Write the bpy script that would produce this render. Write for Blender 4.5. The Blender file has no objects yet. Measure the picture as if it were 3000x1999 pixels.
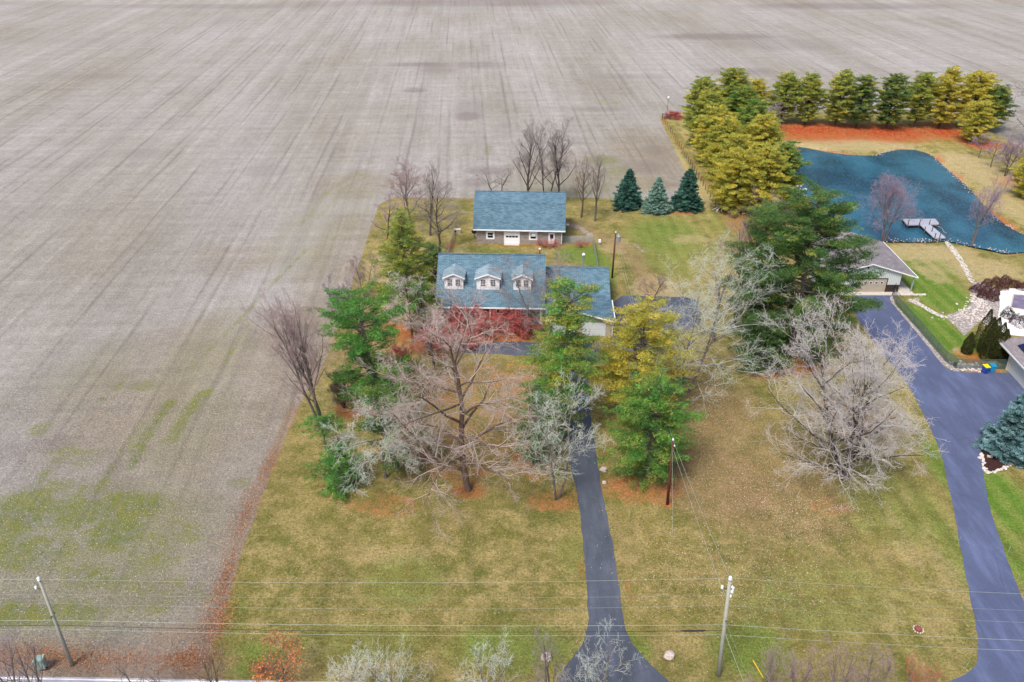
import bpy, math, random
import numpy as np
from mathutils import Vector, Matrix
R = math.radians
# ------------------------------------------------------------------ camera
H = 59.0; PITCH = R(30.26); F = 2400.0
sc = bpy.context.scene
COL = sc.collection
cam_d = bpy.data.cameras.new('camera'); cam = bpy.data.objects.new('camera', cam_d); COL.objects.link(cam)
cam_d.sensor_width = 36; cam_d.lens = 36*F/3000; cam_d.clip_end = 9000; cam_d.clip_start = 0.5
cam.location = (0, 0, H); cam.rotation_euler = (R(90)-PITCH, 0, 0); sc.camera = cam
# ------------------------------------------------------------------ light
SUN_EL = R(57); SUN_AZ = R(215)          # azimuth clockwise from +Y
w = bpy.data.worlds.new('World'); sc.world = w; w.use_nodes = True
nt = w.node_tree; bg = nt.nodes['Background']
sky = nt.nodes.new('ShaderNodeTexSky'); sky.sky_type = 'NISHITA'; sky.sun_disc = False
sky.sun_elevation = SUN_EL; sky.sun_rotation = SUN_AZ; sky.air_density = 1.0; sky.dust_density = 4.0; sky.ozone_density = 1.0
nt.links.new(sky.outputs[0], bg.inputs[0]); bg.inputs[1].default_value = 0.122
sd = bpy.data.lights.new('sun', 'SUN'); so = bpy.data.objects.new('sun', sd); COL.objects.link(so)
sd.energy = 2.3; sd.angle = R(16); sd.color = (1.0, 0.95, 0.88)
so.rotation_euler = (Vector((math.sin(SUN_AZ)*math.cos(SUN_EL), math.cos(SUN_AZ)*math.cos(SUN_EL), math.sin(SUN_EL)))).to_track_quat('Z', 'Y').to_euler()
so.location = (0, 0, 200)
sc.view_settings.view_transform = 'Standard'; sc.view_settings.look = 'None'; sc.view_settings.gamma = 1
sc.view_settings.exposure = 0.66
# ------------------------------------------------------------------ survey: photo pixel -> point at height z
def ray(px, py):
    a = (px-1500)/F; b = (999.5-py)/F
    return a, math.cos(PITCH)+b*math.sin(PITCH), -math.sin(PITCH)+b*math.cos(PITCH)
def P(px, py, z=0.0):
    a, b, c = ray(px, py); t = (z-H)/c
    return (a*t, b*t, z)
def ZAT(py, Y):
    a, b, c = ray(1500, py); return H+c*Y/b
def SC(Y, z=0):                # metres per photo pixel at world Y, height z
    return (Y*math.cos(PITCH)+(H-z)*math.sin(PITCH))/F
def lin(r, g, b, k=1.0):
    f = lambda c: ((c/255+0.055)/1.055)**2.4 if c > 10 else c/255/12.92
    return (f(r)*k, f(g)*k, f(b)*k, 1)
# ------------------------------------------------------------------ materials
class NT:
    def __init__(s, name):
        s.m = bpy.data.materials.new(name); s.m.use_nodes = True; s.t = s.m.node_tree; s.p = s.t.nodes['Principled BSDF']
        s.out = s.t.nodes['Material Output']
    def n(s, typ, **kw):
        x = s.t.nodes.new('ShaderNode'+typ)
        for k, v in kw.items(): setattr(x, k, v)
        return x
    def l(s, a, b): s.t.links.new(a, b)
    def setv(s, sock, v):
        if hasattr(v, 'is_output'): s.l(v, sock)
        else: sock.default_value = v
    def coord(s, scale=(1, 1, 1), rot=(0, 0, 0), obj=False):
        if obj: src = s.n('TexCoord').outputs['Object']
        else: src = s.n('NewGeometry').outputs['Position']
        m = s.n('Mapping'); m.inputs['Scale'].default_value = scale; m.inputs['Rotation'].default_value = rot
        s.l(src, m.inputs[0]); return m.outputs[0]
    def noise(s, vec, scale, detail=3, rough=0.5, dist=0.0):
        x = s.n('TexNoise'); x.inputs['Scale'].default_value = scale; x.inputs['Detail'].default_value = detail
        x.inputs['Roughness'].default_value = rough; x.inputs['Distortion'].default_value = dist
        if vec is not None: s.l(vec, x.inputs['Vector'])
        return x.outputs['Fac']
    def ramp(s, fac, lo, hi, a=0.0, b=1.0):
        x = s.n('MapRange'); s.l(fac, x.inputs[0])
        for i, v in enumerate((lo, hi, a, b)): s.setv(x.inputs[i+1], v)
        return x.outputs[0]
    def mix(s, fac, a, b, mode='MIX'):
        x = s.n('MixRGB', blend_type=mode)
        s.setv(x.inputs[0], fac); s.setv(x.inputs[1], a); s.setv(x.inputs[2], b); return x.outputs[0]
    def math(s, op, a, b=0.0, clamp=False):
        x = s.n('Math', operation=op); x.use_clamp = clamp; s.setv(x.inputs[0], a); s.setv(x.inputs[1], b); return x.outputs[0]
    def bump(s, h, strength=0.5, dist=0.1):
        x = s.n('Bump'); x.inputs['Strength'].default_value = strength; x.inputs['Distance'].default_value = dist
        s.l(h, x.inputs['Height']); s.l(x.outputs[0], s.p.inputs['Normal'])
    def base(s, c, rough=0.9, spec=0.3, metal=0.0):
        s.setv(s.p.inputs['Base Color'], c); s.p.inputs['Roughness'].default_value = rough
        s.p.inputs['Specular IOR Level'].default_value = spec; s.p.inputs['Metallic'].default_value = metal
        return s.m
def simple(name, c, rough=0.7, var=0.15, scale=3.0, spec=0.3, metal=0.0, bump=0.0, det=4):
    t = NT(name); v = t.coord()
    n = t.noise(v, scale, det, 0.6)
    f = t.ramp(n, 0.25, 0.75, 1-var, 1+var)
    col = t.mix(1.0, c, f, 'MULTIPLY')
    t.base(col, rough, spec, metal)
    if bump: t.bump(n, bump, 0.05)
    return t.m
def attr_mat(name, rough=0.85, scale=2.2, var=0.25, trans=0.0):
    t = NT(name); a = t.n('Attribute', attribute_name='tint'); v = t.coord()
    f = t.ramp(t.noise(v, scale, 3, 0.6), 0.25, 0.75, 1-var, 1+var)
    t.base(t.mix(1.0, a.outputs['Color'], f, 'MULTIPLY'), rough, 0.2)
    return t.m
def shingle(name, c1, c2, k=(1, 1, 1)):
    t = NT(name); v = t.coord(obj=True)
    # courses follow the height, tabs follow x and y
    sep = t.n('SeparateXYZ'); t.l(v, sep.inputs[0])
    comb = t.n('CombineXYZ'); t.l(t.math('ADD', sep.outputs[0], sep.outputs[1]) if False else sep.outputs[0], comb.inputs[0])
    t.l(t.math('ADD', t.math('MULTIPLY', sep.outputs[2], 1.3), t.math('MULTIPLY', sep.outputs[1], 0.6)), comb.inputs[1])
    br = t.n('TexBrick'); t.l(comb.outputs[0], br.inputs[0])
    br.inputs['Color1'].default_value = c1; br.inputs['Color2'].default_value = c2
    br.inputs['Mortar'].default_value = tuple(x*0.55 for x in c1[:3])+(1,)
    br.inputs['Scale'].default_value = 1.0; br.inputs['Brick Width'].default_value = 0.62; br.inputs['Row Height'].default_value = 0.27
    br.inputs['Mortar Size'].default_value = 0.02; br.inputs['Bias'].default_value = 0.0
    n = t.noise(v, 7.0, 5, 0.9); n2 = t.noise(v, 0.5, 3, 0.6)
    col = t.mix(1.0, br.outputs[0], t.ramp(n, 0.3, 0.7, 0.85, 1.15), 'MULTIPLY')
    col = t.mix(1.0, col, t.ramp(n2, 0.3, 0.7, 0.88, 1.12), 'MULTIPLY')
    t.base(col, 0.85, 0.25); t.bump(br.outputs['Fac'], -0.3, 0.03)
    return t.m
def block(name, c1, c2, mortar, bw=0.42, rh=0.2):
    t = NT(name); v = t.coord(obj=True)
    sep = t.n('SeparateXYZ'); t.l(v, sep.inputs[0]); comb = t.n('CombineXYZ')
    t.l(t.math('ADD', sep.outputs[0], sep.outputs[1]), comb.inputs[0]); t.l(sep.outputs[2], comb.inputs[1])
    br = t.n('TexBrick'); t.l(comb.outputs[0], br.inputs[0])
    br.inputs['Color1'].default_value = c1; br.inputs['Color2'].default_value = c2; br.inputs['Mortar'].default_value = mortar
    br.inputs['Scale'].default_value = 1.0; br.inputs['Brick Width'].default_value = bw; br.inputs['Row Height'].default_value = rh
    br.inputs['Mortar Size'].default_value = 0.018
    n = t.noise(v, 3.0, 4, 0.65)
    t.base(t.mix(1.0, br.outputs[0], t.ramp(n, 0.3, 0.7, 0.75, 1.25), 'MULTIPLY'), 0.9, 0.2)
    return t.m
M = {}
M['shingle'] = shingle('blue_shingles', lin(80, 112, 132, .78), lin(112, 142, 158, .78))
M['shingle_lit'] = shingle('lit_shingles', lin(122, 142, 154, .85), lin(148, 166, 176, .85))  # same roof shingle, colour lightened to paint in the light dormer slopes catch
M['shingle_grey'] = shingle('grey_shingles', lin(150, 142, 148, .65), lin(172, 164, 168, .65))
M['block'] = block('grey_block', lin(165, 155, 150, .75), lin(135, 125, 122, .75), lin(190, 180, 175, .75))
M['brick'] = block('dark_brick', lin(92, 70, 66, .7), lin(76, 58, 56, .7), lin(130, 115, 108, .7), .22, .08)
M['white'] = simple('white_paint', lin(238, 238, 242, .9), .5, .06, 2)
M['siding'] = simple('pale_siding', lin(205, 210, 212, .85), .6, .06, 2)
M['beige'] = simple('beige_wall', lin(190, 178, 160, .7), .8, .1, 2)
M['darkpanel'] = simple('brown_panel', lin(62, 48, 44, .8), .6, .15, 3)
M['glass'] = simple('window_glass', (0.012, 0.015, 0.022, 1), .12, .2, 2, .6)
M['metal'] = simple('galvanised', lin(176, 182, 192, .8), .45, .1, 6, .5, .5)
M['darkmetal'] = simple('dark_metal', lin(70, 72, 78, .8), .5, .15, 6, .5, .3)
M['concrete'] = simple('concrete', lin(200, 192, 182, .8), .9, .12, 1.5)
M['white_concrete'] = simple('white_pool_deck', lin(243, 240, 242, .88), .8, .08, .8)
M['pole'] = simple('weathered_pole', lin(168, 168, 156, .8), .9, .2, 5, .2)
M['pole_brown'] = simple('brown_pole', lin(98, 62, 52, .8), .9, .25, 5, .2)
M['wood'] = simple('grey_wood', lin(172, 175, 190, .8), .85, .2, 4, .2)
M['woodpost'] = simple('post_wood', lin(96, 88, 88, .8), .9, .25, 5, .2)
M['black'] = simple('black_rubber', (0.012, 0.012, 0.014, 1), .6, .2, 5)
M['wire'] = simple('bare_wire', lin(172, 182, 174, .75), .5, .05, 2, .4)
M['porcelain'] = simple('porcelain', lin(220, 230, 235, .85), .25, .05, 5, .5)
M['green_box'] = simple('pale_green_paint', lin(150, 178, 170, .75), .55, .1, 3)
M['rock'] = simple('field_stone', lin(205, 190, 182, .75), .9, .3, 6, .2, bump=.4)
M['mulch'] = simple('dark_mulch', lin(70, 48, 46, .7), .95, .55, 9, .1, bump=.8)
M['blue_plastic'] = simple('blue_plastic', lin(15, 75, 175, .8), .45, .08, 4, .4)
M['cyan_plastic'] = simple('light_blue_plastic', lin(30, 140, 190, .8), .45, .08, 4, .4)
M['yellow_plastic'] = simple('yellow_plastic', lin(235, 215, 30, .8), .45, .06, 4, .4)
M['solar'] = simple('solar_glass', lin(28, 34, 78, .6), .15, .15, 1, .6)
M['cover'] = simple('pool_cover', lin(140, 130, 158, .6), .5, .45, .9, .4)
M['yellowpaint'] = simple('yellow_guard', lin(230, 190, 60, .8), .6, .05, 3)
M['rustred'] = simple('rust_red_cap', lin(150, 85, 80, .7), .7, .25, 5)
M['pink_stone'] = simple('stone_edging', lin(215, 205, 200, .8), .9, .35, 5, .2, bump=.4)
M['redpaint'] = simple('red_paint', lin(190, 40, 40, .8), .5, .1, 4)
M['foliage'] = attr_mat('foliage', .75, 1.3, .22)
_t = M['foliage'].node_tree; _tr = _t.nodes.new('ShaderNodeBsdfTranslucent'); _mx = _t.nodes.new('ShaderNodeMixShader'); _mx.inputs[0].default_value = .45
_p = _t.nodes['Principled BSDF']; _t.links.new(_p.inputs['Base Color'].links[0].from_socket, _tr.inputs[0]); _t.links.new(_p.outputs[0], _mx.inputs[1]); _t.links.new(_tr.outputs[0], _mx.inputs[2]); _t.links.new(_mx.outputs[0], _t.nodes['Material Output'].inputs[0])
M['leaf'] = attr_mat('dry_leaf', .9, 3, .15)
def bark(name, c, var=.35):
    t = NT(name); v = t.coord((1, 1, .35)); n = t.noise(v, 5, 4, .7)
    t.base(t.mix(1.0, c, t.ramp(n, .3, .7, 1-var, 1+var), 'MULTIPLY'), .95, .15); t.bump(n, .5, .05); return t.m
M['bark_grey'] = bark('grey_bark', lin(118, 108, 104, .8))
M['bark_dark'] = bark('dark_bark', lin(84, 74, 70, .8))
M['bark_brown'] = bark('brown_bark', lin(112, 92, 82, .8))
M['twig_white'] = bark('pale_twig', lin(196, 190, 188, .95), .2)
M['twig_lichen'] = bark('lichened_twig', lin(190, 196, 186, .95), .2)
M['twig_tan'] = bark('tan_pink_twig', lin(186, 170, 162, .9), .2)
M['twig_grey'] = bark('grey_twig', lin(150, 140, 136, .9), .15)
M['twig_pink'] = bark('pinkish_twig', lin(164, 142, 142, .85), .15)
M['twig_red'] = bark('red_twig', lin(190, 104, 100, .9), .2)
M['twig_mauve'] = bark('mauve_twig', lin(160, 140, 160, .85), .15)
M['twig_brown'] = bark('brown_twig', lin(132, 112, 104, .85), .15)
def asphalt(name, c, var=.2):
    t = NT(name); v = t.coord()
    a = t.ramp(t.noise(v, .16, 4, .6), .3, .7, 1-var, 1+var); b = t.ramp(t.noise(v, 7, 3, .7), .3, .7, .86, 1.14)
    col = t.mix(1.0, t.mix(1.0, c, a, 'MULTIPLY'), b, 'MULTIPLY')
    vv = t.coord((.55, .12, 1)); st = t.ramp(t.noise(vv, 1.2, 4, .65), .46, .7, 0, .4)
    col = t.mix(st, col, tuple(min(1, x*2.2) for x in c[:3])+(1,))
    cr = t.n('TexVoronoi', feature='DISTANCE_TO_EDGE'); cr.inputs['Scale'].default_value = .13; t.l(t.mix(.3, v, t.n('TexNoise').outputs['Color'], 'ADD'), cr.inputs['Vector'])
    col = t.mix(t.ramp(cr.outputs['Distance'], 0, .006, .35, 0), col, tuple(x*.5 for x in c[:3])+(1,))
    t.base(col, .62, .35); t.bump(t.noise(v, 18, 2), .2, .02); return t.m
M['asphalt'] = asphalt('sealed_asphalt', lin(84, 90, 104, .7))
M['asphalt2'] = asphalt('sealed_asphalt_blue', lin(88, 97, 128, .74), .12)
M['road'] = asphalt('road_asphalt', lin(168, 166, 174, .8), .1)
# ------------------------------------------------------------------ object helpers
def tagp(o, label=None, cat=None, group=None, kind=None):
    if label: o['label'] = label
    if cat: o['category'] = cat
    if group: o['group'] = group
    if kind: o['kind'] = kind
    return o
def empty(name, loc, rz=0, label=None, cat=None, group=None):
    o = bpy.data.objects.new(name, None); COL.objects.link(o); o.location = loc; o.rotation_euler = (0, 0, rz)
    o.empty_display_size = .5
    return tagp(o, label, cat, group)
class MB:
    def __init__(s): s.v = []; s.f = []
    def add(s, vs, fs):
        n = len(s.v); s.v += [tuple(q) for q in vs]; s.f += [tuple(n+i for i in f) for f in fs]; return s
    def box(s, x0, x1, y0, y1, z0, z1):
        return s.add([(x0, y0, z0), (x1, y0, z0), (x1, y1, z0), (x0, y1, z0), (x0, y0, z1), (x1, y0, z1), (x1, y1, z1), (x0, y1, z1)],
                     [(0, 3, 2, 1), (4, 5, 6, 7), (0, 1, 5, 4), (1, 2, 6, 5), (2, 3, 7, 6), (3, 0, 4, 7)])
    def slab(s, pts, th):          # quad/polygon given thickness downward along z
        n = len(pts); top = list(pts); bot = [(p[0], p[1], p[2]-th) for p in pts]
        return s.add(top+bot, [tuple(range(n)), tuple(range(2*n-1, n-1, -1))]+[(i, i+n, (i+1) % n+n, (i+1) % n) for i in range(n)])
    def tube(s, pts, rad, n=6, cap=True):
        pts = [Vector(p) for p in pts]
        if not hasattr(rad, '__len__'): rad = [rad]*len(pts)
        base = len(s.v); up = None
        for i, p in enumerate(pts):
            d = (pts[min(i+1, len(pts)-1)]-pts[max(i-1, 0)])
            d = d.normalized() if d.length > 1e-9 else Vector((0, 0, 1))
            if up is None: up = Vector((1, 0, 0)) if abs(d.x) < .8 else Vector((0, 1, 0))
            a = d.cross(up).normalized(); b = d.cross(a)
            for k in range(n):
                t = 2*math.pi*k/n; q = p+(a*math.cos(t)+b*math.sin(t))*rad[i]; s.v.append((q.x, q.y, q.z))
        for i in range(len(pts)-1):
            for k in range(n):
                s.f.append((base+i*n+k, base+i*n+(k+1) % n, base+(i+1)*n+(k+1) % n, base+(i+1)*n+k))
        if cap:
            s.f.append(tuple(base+k for k in range(n))[::-1]); s.f.append(tuple(base+(len(pts)-1)*n+k for k in range(n)))
        return s
    def ball(s, c, r, seed=0, jit=.0, nu=8, nv=6):
        rnd = random.Random(seed); rx, ry, rz = r if hasattr(r, '__len__') else (r, r, r); base = len(s.v)
        for j in range(nv+1):
            ph = math.pi*j/nv
            for i in range(nu):
                th = 2*math.pi*i/nu; k = 1+rnd.uniform(-jit, jit) if 0 < j < nv else 1
                s.v.append((c[0]+rx*k*math.sin(ph)*math.cos(th), c[1]+ry*k*math.sin(ph)*math.sin(th), c[2]+rz*k*math.cos(ph)))
        for j in range(nv):
            for i in range(nu):
                a = base+j*nu+i; b = base+j*nu+(i+1) % nu; s.f.append((a, a+nu, b+nu, b))
        return s
    def build(s, name, mat, parent=None, smooth=False, label=None):
        me = bpy.data.meshes.new(name); me.from_pydata(s.v, [], s.f); me.validate(); me.update()
        me.materials.append(M[mat] if isinstance(mat, str) else mat)
        if smooth: me.polygons.foreach_set('use_smooth', [True]*len(me.polygons))
        o = bpy.data.objects.new(name, me); COL.objects.link(o)
        if parent is not None: o.parent = parent
        if label: o['label'] = label
        return o
def npmesh(name, V, nper, mat, parent=None, cols=None, smooth=False):   # V: (nfaces*nper,3) unshared verts
    V = np.asarray(V, dtype=np.float32).reshape(-1, 3); nv = len(V); nf = nv//nper
    me = bpy.data.meshes.new(name); me.vertices.add(nv); me.vertices.foreach_set('co', V.ravel())
    me.loops.add(nv); me.loops.foreach_set('vertex_index', np.arange(nv, dtype=np.int32))
    me.polygons.add(nf); me.polygons.foreach_set('loop_start', np.arange(nf, dtype=np.int32)*nper)
    me.update(calc_edges=True)
    if cols is not None:
        ca = me.color_attributes.new('tint', 'FLOAT_COLOR', 'POINT')
        c = np.ones((nf, 4), dtype=np.float32); c[:, :3] = cols; ca.data.foreach_set('color', np.repeat(c, nper, axis=0).ravel())
    me.materials.append(M[mat]); o = bpy.data.objects.new(name, me); COL.objects.link(o)
    if parent is not None: o.parent = parent
    return o
def idxmesh(name, V, Fq, mat, parent=None, smooth=False):
    me = bpy.data.meshes.new(name); V = np.asarray(V, dtype=np.float32); Fq = np.asarray(Fq, dtype=np.int32)
    me.vertices.add(len(V)); me.vertices.foreach_set('co', V.ravel())
    me.loops.add(Fq.size); me.loops.foreach_set('vertex_index', Fq.ravel())
    me.polygons.add(len(Fq)); me.polygons.foreach_set('loop_start', np.arange(len(Fq), dtype=np.int32)*Fq.shape[1])
    me.update(calc_edges=True)
    if smooth: me.polygons.foreach_set('use_smooth', np.ones(len(Fq), dtype=bool))
    me.materials.append(M[mat] if isinstance(mat, str) else mat); o = bpy.data.objects.new(name, me); COL.objects.link(o)
    if parent is not None: o.parent = parent
    return o
# ------------------------------------------------------------------ outlines surveyed on the ground
def G(pts): return np.array([P(x, y)[:2] for x, y in pts])
LAWN = np.vstack([G([(575, 1999), (640, 1850), (700, 1640), (790, 1390), (830, 1290), (880, 1180), (935, 1090), (975, 1000), (1010, 900), (1035, 820), (1060, 750),
    (1085, 670), (1110, 600), (1150, 578), (1380, 582), (1660, 578), (1800, 582), (1985, 590), (2035, 560), (1990, 470), (1930, 342), (1990, 338), (2200, 333), (2600, 326),
    (2860, 330), (2925, 400), (3010, 432), (3300, 520)]), [[260, 180], [260, 20], [-24, 20]]])
POND = G([(2262, 440), (2280, 430), (2313, 426), (2363, 429), (2429, 443), (2485, 451), (2562, 454), (2595, 443), (2639, 434), (2694, 437), (2733, 454), (2761, 481),
    (2799, 515), (2838, 548), (2888, 608), (2932, 647), (3000, 683), (3070, 712), (3060, 730), (3000, 728), (2943, 733), (2904, 724), (2849, 713), (2777, 696), (2722, 699),
    (2606, 699), (2520, 688), (2440, 650), (2363, 577), (2341, 548), (2308, 503), (2284, 472)])
def inside(X, Y, poly):
    r = np.zeros(X.shape, bool); n = len(poly)
    for i in range(n):
        x0, y0 = poly[i]; x1, y1 = poly[(i+1) % n]
        c = ((y0 > Y) != (y1 > Y)); xi = (x1-x0)*(Y-y0)/((y1-y0) if y1 != y0 else 1e-9)+x0
        r ^= c & (X < xi)
    return r
def dist_line(X, Y, pts, closed=False):
    d = np.full(X.shape, 1e9); n = len(pts)
    for i in range(n if closed else n-1):
        x0, y0 = pts[i]; x1, y1 = pts[(i+1) % n]; dx, dy = x1-x0, y1-y0; L = dx*dx+dy*dy+1e-9
        t = np.clip(((X-x0)*dx+(Y-y0)*dy)/L, 0, 1); d = np.minimum(d, np.hypot(X-x0-t*dx, Y-y0-t*dy))
    return d
def sdf(X, Y, poly): d = dist_line(X, Y, poly, True); return np.where(inside(X, Y, poly), d, -d)
def soft(d, w): return np.clip(.5+d/w, 0, 1)
def blobs(X, Y, lst):
    m = np.zeros(X.shape)
    for px, py, rx, ry, a in lst:       # centre and half sizes in photo pixels
        cx, cy, _ = P(px, py); sx = abs(P(px+rx, py)[0]-cx); sy = abs(P(px, py-ry)[1]-P(px, py+ry)[1])/2
        d = ((X-cx)/sx)**2+((Y-cy)/sy)**2; m = np.maximum(m, a*np.clip(1.35-d, 0, 1))
    return m
def strips(X, Y, lst):
    m = np.zeros(X.shape)
    for pts, wd, a in lst: m = np.maximum(m, a*np.clip(1.3-dist_line(X, Y, G(pts))/wd, 0, 1))
    return m
# ------------------------------------------------------------------ ground
def spaced(a, b, step, lo, hi):
    c = list(np.arange(a, b+1e-6, step)); s = step; x = c[-1]
    while x < hi: s *= 1.25; x += s; c.append(x)
    s = step; x = a; pre = []
    while x > lo: s *= 1.25; x -= s; pre.append(x)
    return np.array(pre[::-1]+c)
gx = spaced(-70, 92, .5, -3000, 3000)
gy = np.concatenate([spaced(30, 125, .42, -400, 30)[:-1] if False else spaced(30, 125, .42, -400, 125), np.arange(126, 250, .9), spaced(250, 460, 3, 250, 4500)])
gy = np.unique(np.round(gy, 3))
GX, GY = np.meshgrid(gx, gy)
ld = sdf(GX, GY, LAWN); pd_ = sdf(GX, GY, POND)
lawn = soft(ld, 1.2)
Zg = np.where(pd_ > -2.2, -np.clip((pd_+2.2)/4.0, 0, 1)*1.5, 0)*(GX > 20)
lush = blobs(GX, GY, [(2700, 780, 110, 60, .75), (2740, 850, 90, 75, 1), (2790, 1000, 90, 60, 1), (2700, 930, 90, 50, 1), (2960, 1480, 90, 130, .95), (2990, 1650, 60, 150, .7), (2780, 1380, 60, 110, .75),
    (1730, 750, 40, 40, .8), (1690, 745, 60, 28, .7), (1950, 690, 120, 60, .6), (2000, 760, 140, 60, .4), (2150, 660, 100, 50, .3), (1770, 790, 35, 60, .6), (1680, 1620, 60, 60, .3), (1400, 735, 110, 14, .35),
    (2200, 1900, 130, 90, .6), (1500, 1900, 200, 80, .55), (700, 1930, 120, 60, .55), (1180, 1700, 120, 90, .35), (2600, 1480, 160, 120, .4), (2780, 1600, 50, 200, .5), (1900, 590, 90, 18, .4),
    (650, 1850, 60, 150, .4), (1850, 1900, 60, 60, .6), (1050, 1880, 250, 60, .3), (1500, 620, 100, 10, .3), (2400, 1750, 300, 120, .25)])
lush = lush*lawn
fg = blobs(GX, GY, [(60, 1500, 110, 90, .85), (220, 1500, 160, 50, .75), (380, 1480, 120, 45, .85), (70, 1620, 160, 60, .7), (340, 1560, 90, 60, .9), (180, 1800, 150, 45, .75), (40, 1800, 80, 50, .8), (440, 1640, 90, 60, .5),
    (700, 1415, 40, 20, .6), (520, 1560, 100, 40, .35), (250, 1350, 60, 30, .4), (150, 1440, 120, 40, .5), (480, 1740, 160, 60, .4), (120, 1260, 40, 25, .5), (420, 1130, 50, 20, .5), (300, 1690, 150, 40, .6), (1130, 820, 30, 30, .2), (1770, 470, 50, 18, .6), (1810, 500, 60, 16, .5),
    (1430, 440, 16, 18, .5), (300, 1170, 18, 8, .8), (1780, 300, 50, 10, .35), (1060, 510, 30, 8, .3), (1640, 560, 170, 16, .35), (560, 1830, 60, 20, .3)])
fg = np.maximum(fg, strips(GX, GY, [([(385, 1365), (430, 1270), (500, 1180)], .9, .8), ([(500, 1290), (560, 1200), (600, 1150)], 1.1, .85), ([(340, 1140), (370, 1100)], .7, .6),
    ([(560, 1080), (680, 960), (800, 830), (900, 730)], .5, .45), ([(150, 1325), (370, 1325)], .8, .5), ([(100, 1430), (200, 1310)], .9, .6), ([(1060, 500), (960, 560), (880, 660)], 1.0, .35), ([(930, 640), (1010, 550), (1090, 510)], .8, .3),
    ([(660, 1060), (760, 900)], .6, .3), ([(240, 1500), (420, 1240)], .8, .5)]))
fg = fg*(1-lawn)
orange = blobs(GX, GY, [(2240, 1090, 60, 25, .6), (1880, 1430, 130, 50, .55), (1955, 1478, 22, 12, .8), (1370, 1440, 60, 26, .6), (1630, 1470, 90, 35, .5), (1560, 1350, 70, 60, .6), (1550, 880, 200, 20, .6), (1280, 960, 160, 60, .85),
    (1450, 970, 150, 40, .95), (1200, 1300, 100, 80, .3), (1350, 1380, 100, 40, .35), (1040, 1200, 60, 30, .8), (1550, 719, 120, 4, .7), (1720, 716, 20, 6, .6), (2270, 460, 20, 40, .7), (2400, 385, 200, 32, 1), (2600, 390, 150, 30, 1), (2760, 385, 90, 30, .9),
    (2880, 425, 60, 16, .95), (2180, 610, 60, 70, .5), (2110, 480, 16, 60, .5), (2500, 1230, 130, 60, .45), (2200, 640, 90, 90, .5), (2430, 1480, 80, 40, .2), (2350, 1075, 90, 30, .7), (1840, 612, 34, 9, .7), (2010, 620, 40, 10, .9),
    (1130, 1480, 120, 40, .35), (1700, 1290, 20, 60, .5), (1280, 1150, 120, 60, .3), (2840, 1045, 40, 26, .7), (1320, 720, 10, 18, .8), (2880, 1087, 60, 6, .9), (1450, 1250, 200, 120, .2), (1480, 1110, 160, 60, .3),
    (2980, 535, 60, 25, .5), (1920, 1180, 60, 40, .3)])
orange = np.maximum(orange, strips(GX, GY, [([(1840, 1700), (1850, 1760)], .35, .45), ([(1700, 1640), (1712, 1700)], .5, .35), ([(2270, 430), (2350, 430), (2560, 458), (2640, 432), (2740, 455), (2860, 580), (2990, 678)], .8, .95),
    ([(2290, 480), (2360, 580), (2440, 655)], 1.2, .9), ([(2590, 703), (2720, 700), (2780, 698), (2850, 718), (2950, 737), (3050, 735)], .6, .75), ([(1940, 350), (2110, 600)], .35, .5)]))
leafm = strips(GX, GY, [([(560, 1970), (640, 1800), (680, 1640), (740, 1480), (800, 1330), (860, 1200)], 1.1, .75), ([(570, 1860), (620, 1760), (660, 1560), (720, 1420)], 2.4, .35), ([(0, 1930), (300, 1945), (620, 1960)], 3.0, .95), ([(480, 1870), (640, 1840)], 2.2, .75),
    ([(1660, 580), (1400, 583), (1160, 582)], .9, .7), ([(1650, 650), (1760, 690), (1850, 740), (1900, 830), (1920, 880)], 2.6, .7), ([(900, 1130), (1000, 950)], 2.5, .6)])
leafm = np.maximum(leafm, blobs(GX, GY, [(2100, 1400, 220, 160, .75), (2050, 1200, 220, 120, .7), (1950, 1080, 200, 80, .5), (2600, 1450, 120, 60, .4), (2300, 1350, 200, 160, .6), (1350, 1200, 250, 200, .45), (1900, 1280, 120, 60, .5), (2250, 1480, 180, 120, .5), (1250, 1250, 200, 180, .6), (1550, 1250, 100, 150, .5), (2000, 900, 160, 60, .35), (1700, 660, 60, 14, .7), (2400, 1550, 120, 50, .5),
    (1080, 1000, 110, 120, .7), (1800, 1580, 60, 150, .4), (1100, 680, 40, 60, .4), (1280, 1400, 100, 60, .3)]))
tan_ = blobs(GX, GY, [(2830, 480, 90, 40, 1), (2770, 520, 60, 30, .7), (2500, 425, 200, 20, .9), (2900, 520, 80, 50, .9), (2950, 600, 60, 60, .8), (2700, 740, 180, 30, .85), (2880, 790, 120, 45, .8), (2720, 790, 50, 50, .6), (1990, 480, 26, 130, .9), (2030, 400, 30, 50, .9),
    (1330, 740, 90, 18, .5), (2100, 790, 90, 60, .5), (1920, 850, 80, 50, .8), (1800, 720, 60, 30, .5), (2020, 700, 80, 20, .5), (1120, 780, 60, 60, .6), (2350, 430, 90, 14, .9), (2060, 560, 30, 50, .7), (1180, 900, 90, 60, .6), (2810, 1030, 22, 14, .9), (2790, 1700, 50, 160, .4),
    (900, 1900, 120, 40, .3), (1150, 1620, 150, 50, .3), (2630, 1800, 120, 100, .3), (1350, 1580, 160, 40, .2), (2650, 1600, 40, 150, .45), (2720, 1560, 25, 180, .3), (2590, 1600, 20, 200, .25)])
tan_ = tan_*lawn
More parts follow.
